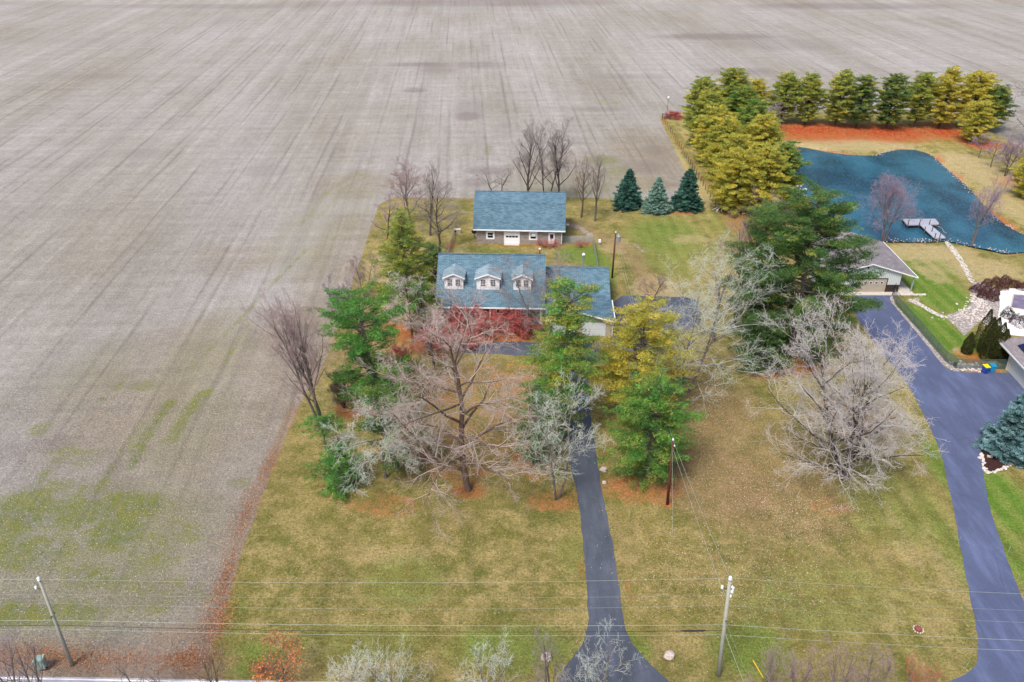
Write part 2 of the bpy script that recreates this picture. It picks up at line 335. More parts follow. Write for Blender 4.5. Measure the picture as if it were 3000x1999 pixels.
dark = blobs(GX, GY, [(1380, 8, 420, 12, .6), (2100, 108, 200, 10, .7), (2500, 18, 330, 10, .6), (1230, 190, 110, 7, .8), (1280, 205, 60, 14, .45), (1400, 190, 90, 10, .5), (1215, 265, 38, 7, .75), (1370, 340, 45, 14, .75), (1380, 320, 60, 30, .35), (290, 225, 80, 12, .4), (420, 450, 90, 18, .3), (780, 500, 80, 20, .3),
    (2160, 210, 110, 12, .5), (2300, 130, 200, 20, .3), (330, 1430, 90, 40, .45), (20, 1330, 60, 40, .4), (150, 1300, 50, 30, .5), (1430, 500, 70, 14, .6), (1390, 535, 40, 14, .6), (1880, 490, 70, 20, .5), (1920, 440, 40, 16, .45), (600, 18, 500, 6, .4), (230, 120, 140, 12, .2), (620, 770, 60, 20, .2),
    (320, 1390, 40, 50, .4), (650, 60, 60, 12, .25), (1750, 320, 90, 8, .5), (1850, 225, 120, 6, .4), (620, 1850, 60, 22, .5), (50, 10, 60, 6, .4), (950, 12, 150, 10, .4)])
dark = np.maximum(dark, strips(GX, GY, [([(0, 12), (500, 22), (900, 26)], 1.5, .45), ([(1945, 350), (2050, 540)], .8, .4)]))*(1-lawn)
warm = blobs(GX, GY, [(600, 1150, 420, 260, .7), (900, 1000, 200, 150, .7), (500, 1600, 300, 260, .5), (1000, 760, 120, 150, .6), (1900, 450, 120, 90, .6), (1700, 500, 200, 60, .4), (1050, 540, 150, 40, .5), (700, 750, 150, 60, .35), (1900, 540, 100, 25, .8)])*(1-lawn)
GRAV = G([(2655, 880), (2690, 872), (2700, 900), (2770, 925), (2830, 905), (2850, 880), (2842, 858), (2850, 828), (2872, 825), (2935, 852), (2935, 930), (2925, 968), (2870, 940), (2850, 960), (2825, 985), (2800, 955), (2770, 930), (2730, 915)])
grav = soft(sdf(GX, GY, GRAV), .8)
grav = np.maximum(grav, strips(GX, GY, [([(2612, 868), (2608, 890), (2690, 975), (2763, 1062), (2800, 1082)], .8, .95), ([(2800, 1075), (2868, 1078)], 1.3, .85), ([(1660, 655), (1700, 668), (1730, 690)], 1.2, .6), ([(1860, 715), (1885, 735)], 1.0, .5)]))
ny, nx = GX.shape
gv = np.stack([GX, GY, Zg], -1).reshape(-1, 3)
ii = np.arange(nx*ny).reshape(ny, nx)
quads = np.stack([ii[:-1, :-1], ii[:-1, 1:], ii[1:, 1:], ii[1:, :-1]], -1).reshape(-1, 4)
mid = lambda a: ((a[:-1, :-1]+a[:-1, 1:]+a[1:, 1:]+a[1:, :-1])/4).reshape(-1)
isl = mid(lawn) > .5
A = np.stack([lawn, lush, orange, leafm], -1).reshape(-1, 4); B = np.stack([tan_, np.clip(dark, 0, 1), grav, fg], -1).reshape(-1, 4); olive = blobs(GX, GY, [(250, 1560, 380, 170, .55), (150, 1750, 400, 160, .4), (600, 1050, 120, 200, .22), (900, 700, 120, 120, .22), (250, 1100, 120, 120, .2), (1000, 620, 120, 80, .2), (560, 1250, 120, 160, .25), (1700, 540, 250, 40, .25)])*(1-lawn)
C = np.stack([warm, Zg*-1, olive, warm*0+1], -1).reshape(-1, 4)
def ground_mat():
    t = NT('ground_cover'); v = t.coord(); UA = t.n('Attribute', attribute_name='A'); UB = t.n('Attribute', attribute_name='B'); UC = t.n('Attribute', attribute_name='C')
    sa = t.n('SeparateColor'); t.l(UA.outputs['Color'], sa.inputs[0]); sb = t.n('SeparateColor'); t.l(UB.outputs['Color'], sb.inputs[0]); scc = t.n('SeparateColor'); t.l(UC.outputs['Color'], scc.inputs[0])
    n1 = t.noise(v, 1.1, 6, .75); n2 = t.noise(v, .12, 4, .6); n3 = t.noise(v, 4.2, 5, .85); n4 = t.noise(v, .38, 7, .75)
    def brk(mask, amt=.9, w=.35, n=n1, bias=0.0):   # break a soft outline with noise
        s = t.math('ADD', mask, t.math('MULTIPLY', t.math('SUBTRACT', n, .5), t.math('MULTIPLY', t.math('MULTIPLY', amt, 2.6), t.ramp(mask, 0, .25))))
        return t.ramp(s, .5-w/2-bias, .5+w/2-bias)
    # field: rows along the tractor's direction
    vr = t.coord((1, 1, 1), (0, 0, R(-3.09)))
    def stretched(sx, sy, sc_, d=3, r=.6):
        m = t.n('Mapping'); m.inputs['Scale'].default_value = (sx, sy, 1); t.l(vr, m.inputs[0]); return t.noise(m.outputs[0], sc_, d, r)
    rows = stretched(1, .035, 1.3, 3, .65); tracks = stretched(1, .012, .22, 3, .6); cross = stretched(.05, 1, .35, 3, .6); blot = stretched(1, .35, .035, 4, .6)
    # wheel tracks about every nine metres
    sp = t.n('SeparateXYZ'); t.l(vr, sp.inputs[0])
    wob = t.math('ADD', sp.outputs[0], t.math('MULTIPLY', stretched(.3, .02, .5), 3.0))
    fr = t.math('ABSOLUTE', t.math('SUBTRACT', t.math('FRACT', t.math('DIVIDE', wob, 9.0)), .5))
    tr = t.math('MULTIPLY', t.ramp(t.math('ABSOLUTE', t.math('SUBTRACT', fr, .12)), .0, .06, 1, 0), t.ramp(stretched(1, .06, .3), .42, .6))
    c = t.mix(t.ramp(blot, .35, .65), lin(190, 186, 184, .75), lin(168, 162, 152, .75))
    c = t.mix(brk(scc.outputs[0], .4, 1.0, n2, .15), c, lin(166, 155, 138, .74))
    c = t.mix(1.0, c, t.ramp(rows, .3, .7, .91, 1.08), 'MULTIPLY')
    c = t.mix(1.0, c, t.ramp(tracks, .35, .65, .91, 1.07), 'MULTIPLY')
    c = t.mix(1.0, c, t.ramp(cross, .35, .65, .94, 1.06), 'MULTIPLY')
    c = t.mix(t.math('MULTIPLY', tr, .5), c, lin(120, 112, 108, .8))
    dk = t.math('MULTIPLY', brk(sb.outputs[1], 1.7, 1.1, t.mix(.5, n4, t.mix(.6, rows, cross)), .0), .6)
    c = t.mix(dk, c, lin(112, 98, 100, .8))
    c = t.mix(1.0, c, t.ramp(n3, .36, .64, .56, 1.32), 'MULTIPLY')
    c = t.mix(1.0, c, t.ramp(n1, .3, .7, .84, 1.14), 'MULTIPLY'); c = t.mix(1.0, c, t.ramp(n4, .34, .66, .88, 1.1), 'MULTIPLY')
    c = t.mix(t.math('MULTIPLY', scc.outputs[2], t.ramp(t.mix(.5, n4, n1), .38, .58, .2, 1.2)), c, t.mix(1.0, lin(136, 138, 84, .76), t.ramp(n3, .36, .64, .6, 1.3), 'MULTIPLY'))
    gcol = t.mix(t.ramp(n4, .4, .6), lin(98, 120, 52, .73), lin(138, 140, 62, .73))
    gcol = t.mix(1.0, gcol, t.ramp(n3, .3, .7, .7, 1.3), 'MULTIPLY')
    field = t.mix(t.math('MULTIPLY', t.math('MULTIPLY', brk(UB.outputs['Alpha'], 2.1, .75, t.mix(.55, n1, n4), -.04), t.ramp(t.mix(.5, rows, n3), .38, .54, .3, 1)), .9), c, gcol)
    # lawn
    L = t.mix(t.ramp(n2, .35, .65), lin(148, 138, 78, .74), lin(118, 120, 62, .74))
    L = t.mix(t.ramp(n4, .42, .62, 0, .85), L, lin(184, 164, 112, .78)); L = t.mix(t.ramp(stretched(1, .2, .3), .48, .66, 0, .28), L, lin(112, 104, 66, .76))
    L = t.mix(t.math('MULTIPLY', brk(sa.outputs[1], .9, .9, n4), .9), L, t.mix(t.ramp(n4, .35, .65), lin(82, 128, 40, .78), lin(108, 142, 52, .78)))
    L = t.mix(t.math('MULTIPLY', brk(sb.outputs[0], .9, .6, n4), .85), L, t.mix(t.ramp(n4, .35, .65), lin(206, 188, 150, .78), lin(172, 152, 104, .78)))
    wv = t.math('SINE', t.math('MULTIPLY', sp.outputs[0], 2.6))
    L = t.mix(t.math('MULTIPLY', t.ramp(wv, -.6, .6, 0, .16), t.ramp(sp.outputs[0], 28, 40)), L, lin(190, 182, 110, .8))
    L = t.mix(1.0, L, t.ramp(n3, .36, .64, .55, 1.42), 'MULTIPLY')
    L = t.mix(1.0, L, t.ramp(n1, .3, .7, .82, 1.2), 'MULTIPLY')
    col = t.mix(brk(sa.outputs[0], .35, .25), field, L)
    lf = t.math('MULTIPLY', brk(UA.outputs['Alpha'], 1.0, .6, t.mix(.5, n1, n3), -.12), .7)
    lcol = t.mix(t.ramp(n3, .35, .65), lin(116, 92, 70, .8), lin(182, 150, 120, .8))
    col = t.mix(lf, col, lcol)
    oc = t.mix(t.ramp(n1, .35, .65), lin(170, 70, 42, .82), lin(206, 108, 66, .82)); oc = t.mix(1.0, oc, t.ramp(n3, .3, .7, .75, 1.25), 'MULTIPLY')
    col = t.mix(t.math('MULTIPLY', brk(sa.outputs[2], 1.3, .9, t.mix(.5, n1, n4), -.04), .75), col, oc)
    vo = t.n('TexVoronoi'); vo.inputs['Scale'].default_value = 3.5; t.l(v, vo.inputs['Vector'])
    gc = t.mix(1.0, lin(212, 202, 198, .82), t.ramp(vo.outputs['Distance'], .1, .6, 1.1, .55), 'MULTIPLY')
    gc = t.mix(t.ramp(n1, .5, .7, 0, .5), gc, lin(150, 120, 100, .8))
    col = t.mix(brk(sb.outputs[2], .5, .3), col, gc)
    col = t.mix(t.ramp(scc.outputs[1], .5, .9, 0, 1), col, lin(128, 92, 72, .6))
    t.base(col, .95, .1)
    t.bump(t.math('ADD', n3, t.math('MULTIPLY', n1, 1.5)), .9, .18)
    return t.m
gm = ground_mat()
def ground_part(name, sel):
    q = quads[sel]; u, inv = np.unique(q, return_inverse=True)
    o = idxmesh(name, gv[u], inv.reshape(q.shape), gm)
    for nm, arr in (('A', A), ('B', B), ('C', C)):
        ca = o.data.color_attributes.new(nm, 'FLOAT_COLOR', 'POINT'); ca.data.foreach_set('color', arr[u].astype(np.float32).ravel())
    o['kind'] = 'structure'; return o
ground_part('field', ~isl); ground_part('lawn', isl)
def dense(pts, step=.8, jit=.05, seed=1):
    rnd = random.Random(seed); out = []; n = len(pts)
    for i in range(n):
        a = np.array(pts[i]); b = np.array(pts[(i+1) % n]); k = max(1, int(np.hypot(*(b-a))/step))
        for j in range(k):
            q = a+(b-a)*j/k; out.append((q[0]+rnd.uniform(-jit, jit), q[1]+rnd.uniform(-jit, jit)))
    return out
def smooth_poly(pts, it=2):
    p = [np.array(q) for q in pts]
    for _ in range(it):
        o = []
        for i in range(len(p)):
            a, b = p[i], p[(i+1) % len(p)]; o += [a*.75+b*.25, a*.25+b*.75]
        p = o
    return p
def sheet(name, pts, z, mat, kind='structure', th=0.0, jit=.05, sm=1, parent=None):
    q = dense(smooth_poly(pts, sm) if sm else pts, .8, jit); m = MB()
    q3 = [(a, b, z) for a, b in q]
    ar = sum(q3[i][0]*q3[(i+1) % len(q3)][1]-q3[(i+1) % len(q3)][0]*q3[i][1] for i in range(len(q3)))
    if ar < 0: q3 = q3[::-1]
    if th: m.slab(q3, th)
    else: m.add(q3, [tuple(range(len(q3)))])
    o = m.build(name, mat, parent)
    if kind: o['kind'] = kind
    return o
DRIVE = [(1640, 1150), (1655, 1250), (1668, 1350), (1690, 1440), (1705, 1560), (1718, 1700), (1724, 1800), (1720, 1850), (1706, 1885), (1680, 1925), (1650, 1962), (1622, 2001), (1700, 2003), (1850, 2005), (1975, 2007), (1925, 1970), (1880, 1920),
         (1845, 1872), (1832, 1840), (1820, 1760), (1805, 1650), (1790, 1560), (1765, 1450), (1750, 1350), (1735, 1250), (1725, 1150), (1725, 1065), (1790, 1050), (1850, 1030), (1945, 1010), (2005, 975), (2055, 950), (2052, 905), (2045, 872), (1900, 868), (1796, 866), (1794, 960), (1790, 1004), (1700, 1006),
         (1600, 1006), (1480, 1000), (1390, 1004), (1330, 1012), (1330, 1034), (1400, 1036), (1500, 1040), (1600, 1048), (1640, 1075)]
sheet('driveway', G(DRIVE), .02, 'asphalt', sm=1, jit=.09)
ND = [(2480, 862), (2612, 863), (2604, 878), (2640, 920), (2680, 968), (2720, 1018), (2757, 1065), (2776, 1082), (2800, 1090), (2874, 1093), (2970, 1092), (3060, 1092), (3200, 1180), (3100, 1250), (2960, 1260), (2885, 1262), (2874, 1300), (2880, 1366), (2885, 1412), (2900, 1489), (2918, 1545), (2935, 1593), (2969, 1691),
      (3000, 1768), (3060, 1860), (3150, 2010), (2900, 2022), (2700, 2020), (2720, 2008), (2790, 1996), (2840, 1972), (2864, 1940), (2866, 1900), (2862, 1850), (2841, 1742), (2812, 1593), (2795, 1500), (2783, 1443), (2757, 1325), (2716, 1234), (2660, 1126), (2599, 1055), (2550, 990), (2510, 930)]
sheet('neighbour_driveway', G(ND), .02, 'asphalt2', sm=1)
a = np.array(P(-600, 1963)[:2]); b = np.array(P(3900, 2042)[:2]); d = (b-a)/np.linalg.norm(b-a); nrm = np.array([d[1], -d[0]])
a -= d*300; b += d*300
sheet('road', [a+nrm*.25, b+nrm*.25, b+nrm*7.5, a+nrm*7.5], .035, 'road', sm=0, jit=.0)
sheet('road_edge_line', [a+nrm*.42, b+nrm*.42, b+nrm*.54, a+nrm*.54], .042, 'white', sm=0, jit=.03)
for s_ in (3.75, 3.98): sheet('road_centre_line', [a+nrm*s_, b+nrm*s_, b+nrm*(s_+.11), a+nrm*(s_+.11)], .042, 'yellowpaint', sm=0, jit=0)
# water
def water_mat():
    t = NT('pond_water'); v = t.coord((.8, .5, 1), (0, 0, R(12))); n1 = t.noise(v, 3.6, 6, .75, .0); n2 = t.noise(v, .12, 3, .5)
    c = t.mix(t.ramp(n2, .38, .62), lin(14, 58, 80, .75), lin(44, 102, 128, .78))
    c = t.mix(t.ramp(n1, .46, .68, 0, .36), c, lin(96, 146, 166, .8))
    t.base(c, .1, .5); t.p.inputs['IOR'].default_value = 1.33; t.bump(n1, .5, .12); return t.m
M['water'] = water_mat()
pc = POND.mean(0)
wp = []
for i, q in enumerate(POND):
    dd = q-pc; wp.append(tuple(q+dd/np.linalg.norm(dd)*.6))
sheet('pond_water', wp, -.45, 'water', jit=.15, sm=1)
def pathmat():
    t = NT('flagstone'); v = t.coord(); vo = t.n('TexVoronoi', feature='DISTANCE_TO_EDGE'); vo.inputs['Scale'].default_value = 1.5; t.l(v, vo.inputs['Vector'])
    c = t.mix(t.ramp(vo.outputs['Distance'], .02, .1), lin(150, 140, 110, .7), lin(214, 206, 198, .8)); c = t.mix(1.0, c, t.ramp(t.noise(v, 4, 3), .3, .7, .8, 1.2), 'MULTIPLY')
    t.base(c, .9, .2); return t.m
M['flag'] = pathmat()
def strip_poly(px, w_):
    c = G(px); L_, R_ = [], []
    for i in range(len(c)):
        d_ = c[min(i+1, len(c)-1)]-c[max(i-1, 0)]; d_ = d_/np.linalg.norm(d_); n_ = np.array([-d_[1], d_[0]]); L_.append(c[i]+n_*w_/2); R_.append(c[i]-n_*w_/2)
    return L_+R_[::-1]
sheet('garden_path', strip_poly([(2772, 708), (2795, 735), (2815, 765), (2832, 795), (2850, 828)], 1.0), .02, 'flag', jit=.12)
sheet('front_path', strip_poly([(2665, 876), (2700, 895), (2740, 920), (2775, 932)], .9), .02, 'flag', jit=.1)
sheet('pool_terrace', G([(2926, 862), (2934, 850), (2960, 845), (3060, 850), (3140, 900), (3140, 990), (2960, 985), (2930, 970), (2922, 940), (2930, 900)]), .05, 'white_concrete', th=.12, jit=.02, sm=2)
pc_ = empty('pool', (*P(3030, 890)[:2], .05), 0, 'rectangular pool under a wrinkled mauve cover on the white terrace', 'pool')
q = [np.array(P(x, y)[:2])-np.array(pc_.location[:2]) for x, y in ((2969, 864), (3090, 874), (3090, 925), (2960, 904))]
MB().add([(x, y, .03) for x, y in q], [(3, 2, 1, 0)]).build('cover', 'cover', pc_)
m = MB()
for i in range(4): a_, b_ = q[i], q[(i+1) % 4]; m.tube([(a_[0], a_[1], .05), (b_[0], b_[1], .05)], .12, 6)
m.build('coping', 'concrete', pc_)
# ------------------------------------------------------------------ buildings
def window(par, x, z, w_, h_, y, mull=(1, 1), fm='white', frame=.12, face=-1, out=.04):
    fr = MB()
    fr.box(x-w_/2-frame, x+w_/2+frame, y+face*out-.02, y+.02, z-frame, z); fr.box(x-w_/2-frame, x+w_/2+frame, y+face*out-.02, y+.02, z+h_, z+h_+frame)
    for sx in (-1, 1):
        xa = x+sx*(w_/2+frame/2); fr.box(xa-frame/2, xa+frame/2, y+face*out-.02, y+.02, z, z+h_)
    f = fr.build('window', fm, par)
    mu = MB()
    for i in range(1, mull[0]): xa = x-w_/2+w_*i/mull[0]; mu.box(xa-.03, xa+.03, y-.045, y-.012, z, z+h_)
    for i in range(1, mull[1]): za = z+h_*i/mull[1]; mu.box(x-w_/2, x+w_/2, y-.042, y-.015, za-.03, za+.03)
    if mull != (1, 1): mu.build('mullion', fm, f)
    MB().box(x-w_/2, x+w_/2, y-.012, y+.03, z, z+h_).build('pane', 'glass', f)
    return f
# ---- barn
A0 = P(1396, 712); A1 = P(1646, 717); yaw = math.atan2(A1[1]-A0[1], A1[0]-A0[0]); W = math.hypot(A1[0]-A0[0], A1[1]-A0[1])
barn = empty('barn', (A0[0], A0[1], 0), yaw, 'grey block barn with blue gambrel roof and white garage door in the back yard', 'barn')
D = 11.0; e = .55; hw = 2.75
prof = [(-.45, hw-.08), (2.5, 6.55), (5.5, 7.65), (8.5, 6.55), (D+.45, hw-.08)]
m = MB(); m.box(0, W, 0, .2, 0, hw); m.box(0, W, D-.2, D, 0, hw)
for x0 in (0, W-.2):
    vs = [(x0, .2, 0), (x0, D-.2, 0), (x0, D-.2, hw), (x0, 8.45, 6.35), (x0, 5.5, 7.45), (x0, 2.55, 6.35), (x0, .2, hw)]; n = len(vs)
    m.add(vs+[(x+.2, y, z) for x, y, z in vs], [tuple(range(n))[::-1], tuple(range(n, 2*n))]+[(i, (i+1) % n, (i+1) % n+n, i+n) for i in range(n)])
m.build('wall', 'block', barn)
m = MB(); n = len(prof)
up = [(x, y, z+.12) for x in (-e, W+e) for y, z in prof]; dn = [(x, y, z) for x in (-e, W+e) for y, z in prof]
m.add(up+dn, [(i, i+n, i+n+1, i+1) for i in range(n-1)]+[(2*n+i, 2*n+i+1, 3*n+i+1, 3*n+i) for i in range(n-1)]+[(0, 2*n, 3*n, n), (n-1, 2*n-1, 4*n-1, 3*n-1)]+[(i, i+1, 2*n+i+1, 2*n+i) for i in range(n-1)]+[(n+i+1, n+i, 3*n+i, 3*n+i+1) for i in range(n-1)])
roof = m.build('roof', 'shingle', barn)
mm = MB().tube([(-e, 2.5, 6.69), (W+e, 2.5, 6.69)], .05, 5); mm.tube([(-e, 5.5, 7.8), (W+e, 5.5, 7.8)], .09, 5); mm.build('roof_cap', 'shingle', roof)
MB().box(-e, W+e, -.62, -.462, hw-.12, hw+.06).build('gutter', 'white', barn)
MB().tube([(W-.05, -.5, hw-.1), (W-.05, -.12, hw-.4), (W-.05, -.12, .1)], .06, 6).build('downspout', 'white', barn)
ms = W/250.
px = lambda tx: (tx/6.72+1350-1396)*ms
window(barn, px(585), 1.05, .95, 1.0, 0, (1, 2), frame=.28)
wf = window(barn, px(1424), 1.05, .95, 1.0, 0, (1, 2), frame=.28)
MB().box(px(1424)-.3, px(1424)+.45, -.4, -.05, 1.62, 2.02).build('air_conditioner', 'siding', barn)
gd = MB(); x0, x1 = px(870), px(1145)
for i in range(4): gd.box(x0, x1, -.06-.004*(i % 2), -.005, .08+i*.53, .08+(i+1)*.53-.02)
gdo = gd.build('garage_door', 'white', barn)
g2 = MB()
for i in range(4): xa = x0+.2+i*(x1-x0-.3)/4; g2.box(xa, xa+.46, -.085, -.06, 1.22, 1.56)
g2.build('pane', 'glass', gdo)
t_ = MB(); t_.box(x0-.15, x0, -.08, -.004, 0, 2.35); t_.box(x1, x1+.15, -.08, -.004, 0, 2.35); t_.box(x0-.15, x1+.15, -.082, -.004, 2.22, 2.38); t_.build('door_trim', 'white', barn)
MB().box(x0-.1, x1+.1, -.9, -.09, 0, .09).build('door_apron', 'concrete', barn)
x0, x1 = px(1722), px(1845)
wd = MB().box(x0, x1, -.06, -.004, .08, 2.2).build('door', 'white', barn)
MB().box(x0+.28, x1-.22, -.075, -.06, 1.15, 1.95).build('pane', 'glass', wd)
MB().ball((x1-.12, -.09, 1.0), .05).build('handle', 'darkmetal', wd)
m = MB(); cx_, cy_ = W-.2, 1.1
for k in range(7):
    t0 = k*.9; m.tube([(cx_, cy_, 4.75), (cx_+.28*math.cos(t0), cy_+.28*math.sin(t0)*.6, 4.85+.26*math.sin(t0))], .03, 4)
m.build('roof_vent', 'black', barn)
# ---- main house
E0 = P(1271, 898, 2.9); E1 = P(1596, 903, 2.9); hyaw = math.atan2(E1[1]-E0[1], E1[0]-E0[0]); HW = math.hypot(E1[0]-E0[0], E1[1]-E0[1])
house = empty('house', (E0[0], E0[1], 0), hyaw, 'blue shingled farmhouse with three white dormers and a garage wing', 'house')
def hloc(px_, py_, z):
    p = P(px_, py_, z); dx, dy = p[0]-E0[0], p[1]-E0[1]; c, s = math.cos(-hyaw), math.sin(-hyaw); return (dx*c-dy*s, dx*s+dy*c, z)
RZ = 8.3; run = 6.85; ez = 2.9; RX0 = .15; RX1 = HW+.05
sl = (RZ-ez)/run
def roof_gable(name, x0, x1, ye, yr, yb, ze, zr, mat='shingle', th=.14, par=house):
    m = MB(); pr = [(ye, ze), (yr, zr), (yb, ze)]
    up = [(x, y, z) for x in (x0, x1) for y, z in pr]; dn = [(x, y, z-th) for x in (x0, x1) for y, z in pr]
    m.add(up+dn, [(0, 3, 4, 1), (1, 4, 5, 2), (6, 7, 10, 9), (7, 8, 11, 10), (0, 6, 9, 3), (2, 5, 11, 8), (0, 1, 7, 6), (1, 2, 8, 7), (3, 9, 10, 4), (4, 10, 11, 5)])
    return m.build(name, mat, par)
hr = roof_gable('roof', RX0, RX1, 0, run, 2*run, ez, RZ)
m = MB()
for i in range(50): xa = RX0+(RX1-RX0)*i/50; m.box(xa, xa+.26, run-.16, run+.16, RZ-.06, RZ+.035+.01*(i % 2))
m.build('ridge_cap', 'shingle', hr)
m = MB(); yF = 1.9
m.box(RX0+.4, RX1-.3, yF, 2*run-.4, 0, ez-.1)
for xa in (RX0+.4, RX1-.55):
    m.add([(xa, yF, ez-.1), (xa, 2*run-.4, ez-.1), (xa, run, RZ-.35), (xa+.25, yF, ez-.1), (xa+.25, 2*run-.4, ez-.1), (xa+.25, run, RZ-.35)], [(0, 2, 1), (3, 4, 5), (0, 3, 5, 2), (1, 2, 5, 4)])
m.build('wall', 'brick', house)
MB().box(RX0, RX1, -.16, -.02, ez-.2, ez-.02).build('gutter', 'white', house)
m = MB().box(RX0+.3, RX1-.2, .15, yF, 0, .15); m.build('porch_floor', 'concrete', house)
for i in range(5):
    xa = RX0+.6+i*(RX1-RX0-1.2)/4; MB().box(xa-.09, xa+.09, .22, .4, .15, ez-.15).build('porch_post', 'white', house)
for i in range(4):
    xa = RX0+2.2+i*3.6; window(house, xa, .9, .9, 1.4, yF, (2, 2), frame=.1)
fd = MB().box(HW*.5-.5, HW*.5+.5, yF-.05, yF-.003, .15, 2.25).build('front_door', 'darkpanel', house); MB().ball((HW*.5+.38, yF-.1, 1.2), .05).build('handle', 'metal', fd)
# dormers: x centre px, face bottom row, width m
def dormer(cx_px, w_, cols):
    # face plane where roof is at z_b
    zb = ez+sl*2.25; yb = 2.25; c = hloc(cx_px, 848, zb)[0]; fh = 1.95; rise = .62; ov = .28
    z0 = zb-.02; ze = z0+fh; zr = ze+rise
    yend = (ze-ez)/sl; yend_r = (zr-ez)/sl
    d_ = MB().add([(c-w_/2, yb, z0), (c+w_/2, yb, z0), (c+w_/2, yb, ze), (c, yb, zr), (c-w_/2, yb, ze),
               (c-w_/2, yend+.1, ze), (c+w_/2, yend+.1, ze), (c, yend_r, zr)],
              [(0, 1, 2, 3, 4), (0, 4, 5), (1, 6, 2)])
    dm = d_.build('dormer', 'white', house)
    k = rise/(w_/2); zo = ze-k*ov; yo = (zo-ez)/sl+.15
    tp = .1
    m = MB()
    for s_ in (-1, 1):
        xo = c+s_*(w_/2+ov); a_ = [(c, yb-.3, zr+tp), (xo, yb-.3, zo+tp), (xo, yo, zo+tp), (c, yend_r+.25, zr+tp)]
        if s_ < 0: pass
        else: a_ = a_[::-1]
        m.slab(a_, .09)
    m.build('dormer_roof', 'shingle_lit', dm)
    m = MB()
    for s_ in (-1, 1):
        xo = c+s_*(w_/2+ov)
        m.add([(c, yb-.34, zr+tp+.01), (xo, yb-.34, zo+tp+.01), (xo, yb-.34, zo-.12), (c, yb-.34, zr-.12), (c, yb-.302, zr+tp+.01), (xo, yb-.302, zo+tp+.01), (xo, yb-.302, zo-.12), (c, yb-.302, zr-.12)], [(0, 1, 2, 3), (4, 7, 6, 5), (0, 4, 5, 1), (3, 2, 6, 7), (1, 5, 6, 2)])
    m.build('fascia', 'white', dm)
    for s_ in (-1, 1):
        xc = c+s_*w_*.215; f = MB().box(xc-.43, xc+.43, yb-.03, yb-.003, z0+.5, z0+1.68)
        f.build('window_trim', 'white', dm)
        MB().box(xc-.33, xc+.33, yb-.045, yb-.031, z0+.58, z0+1.6).build('pane', 'glass', dm)
        g = MB()
        for a1 in range(1, 3): g.box(xc-.33+.22*a1-.016, xc-.33+.22*a1+.016, yb-.058, yb-.046, z0+.58, z0+1.6)
        for a1 in range(1, 4): g.box(xc-.33, xc+.33, yb-.061, yb-.046, z0+.58+.255*a1-.016, z0+.58+.255*a1+.016)
        g.build('muntin', 'white', dm)
dormer(1330, 2.75, 2); dormer(1430, 3.35, 2); dormer(1530, 2.6, 2)
# wing
wr0 = hloc(1784, 786, 5.2); WX1 = wr0[0]; wy = wr0[1]; we = hloc(1789, 880, 2.7); ye = we[1]
WX0 = RX1+.06
wroof = roof_gable('wing_roof', WX0, WX1, ye, wy, 2*wy-ye, 2.7, 5.2)
m = MB()
for i in range(30): xa = WX0+(WX1-WX0)*i/30; m.box(xa, xa+.26, wy-.14, wy+.14, 5.14, 5.23+.01*(i % 2))
m.build('ridge_cap', 'shingle', wroof)
fy = hloc(1787, 943, 2.7)[1]; gx0 = WX0+.05; gx1 = WX1+.15; gc = (gx0+gx1)/2; gz = 4.05
yj = ye+(gz-2.7)/((5.2-2.7)/(wy-ye))
m = MB()
m.add([(gc, fy, gz+.03), (gx1, fy, 2.72), (gx1, ye, 2.72), (gc, yj, gz+.03)], [(0, 1, 2, 3)]); m.add([(gc, fy, gz+.03), (gx0, fy, 2.72), (gx0, ye, 2.72), (gc, yj, gz+.03)], [(3, 2, 1, 0)])
m.add([(gc, fy, gz-.1), (gx1, fy, 2.6), (gx1, ye, 2.6), (gc, yj, gz-.1)], [(3, 2, 1, 0)]); m.add([(gc, fy, gz-.1), (gx0, fy, 2.6), (gx0, ye, 2.6), (gc, yj, gz-.1)], [(0, 1, 2, 3)])
m.build('garage_roof', 'shingle', house)
m = MB(); m.box(gx0+.3, gx1-.3, fy+.6, wy+4, 0, 2.58)
m.add([(gx0+.35, fy+.6, 2.58), (gx1-.35, fy+.6, 2.58), (gc, fy+.6, gz-.2)], [(0, 1, 2)]); m.build('garage_wall', 'beige', house)
m = MB()
for s_, xe in ((-1, gx0), (1, gx1)):
    m.add([(gc, fy-.04, gz+.05), (xe, fy-.04, 2.75), (xe, fy-.04, 2.52), (gc, fy-.04, gz-.18), (gc, fy-.002, gz+.05), (xe, fy-.002, 2.75), (xe, fy-.002, 2.52), (gc, fy-.002, gz-.18)], [(0, 1, 2, 3), (4, 7, 6, 5), (0, 4, 5, 1), (3, 2, 6, 7), (1, 5, 6, 2)])
m.box(gx1+.004, gx1+.13, fy, ye, 2.58, 2.74); m.build('garage_fascia', 'white', house)
for i in (0, 1):
    xa = gx0+.9+i*4.3; dr = MB()
    for k in range(4): dr.box(xa, xa+3.4, fy+.54+.004*(k % 2), fy+.595, .02+k*.55, .55+k*.55)
    dr.build('garage_door', 'siding', house)
m = MB().tube([(gx1-.2, fy+.3, 2.5), (gx1-.25, fy+.5, .1)], .06, 6); m.build('downspout', 'white', house)
fl = hloc(1707, 783, 4.2)
f_ = MB().tube([(fl[0], wy+1.6, 3.5), (fl[0], wy+1.6, 6.6)], .13, 8).build('flue', 'metal', house); MB().tube([(fl[0], wy+1.6, 6.6), (fl[0], wy+1.6, 6.75), (fl[0], wy+1.6, 6.95)], [.24, .26, .1], 8).build('flue_cap', 'white', f_)
fl = hloc(1592, 745, 8)
f_ = MB().tube([(RX1-.9, run+.8, 7.2), (RX1-.9, run+.8, 8.75)], .1, 8).build('vent_pipe', 'redpaint', house); MB().ball((RX1-.9, run+.8, 8.9), .18).build('vent_cap', 'white', f_)
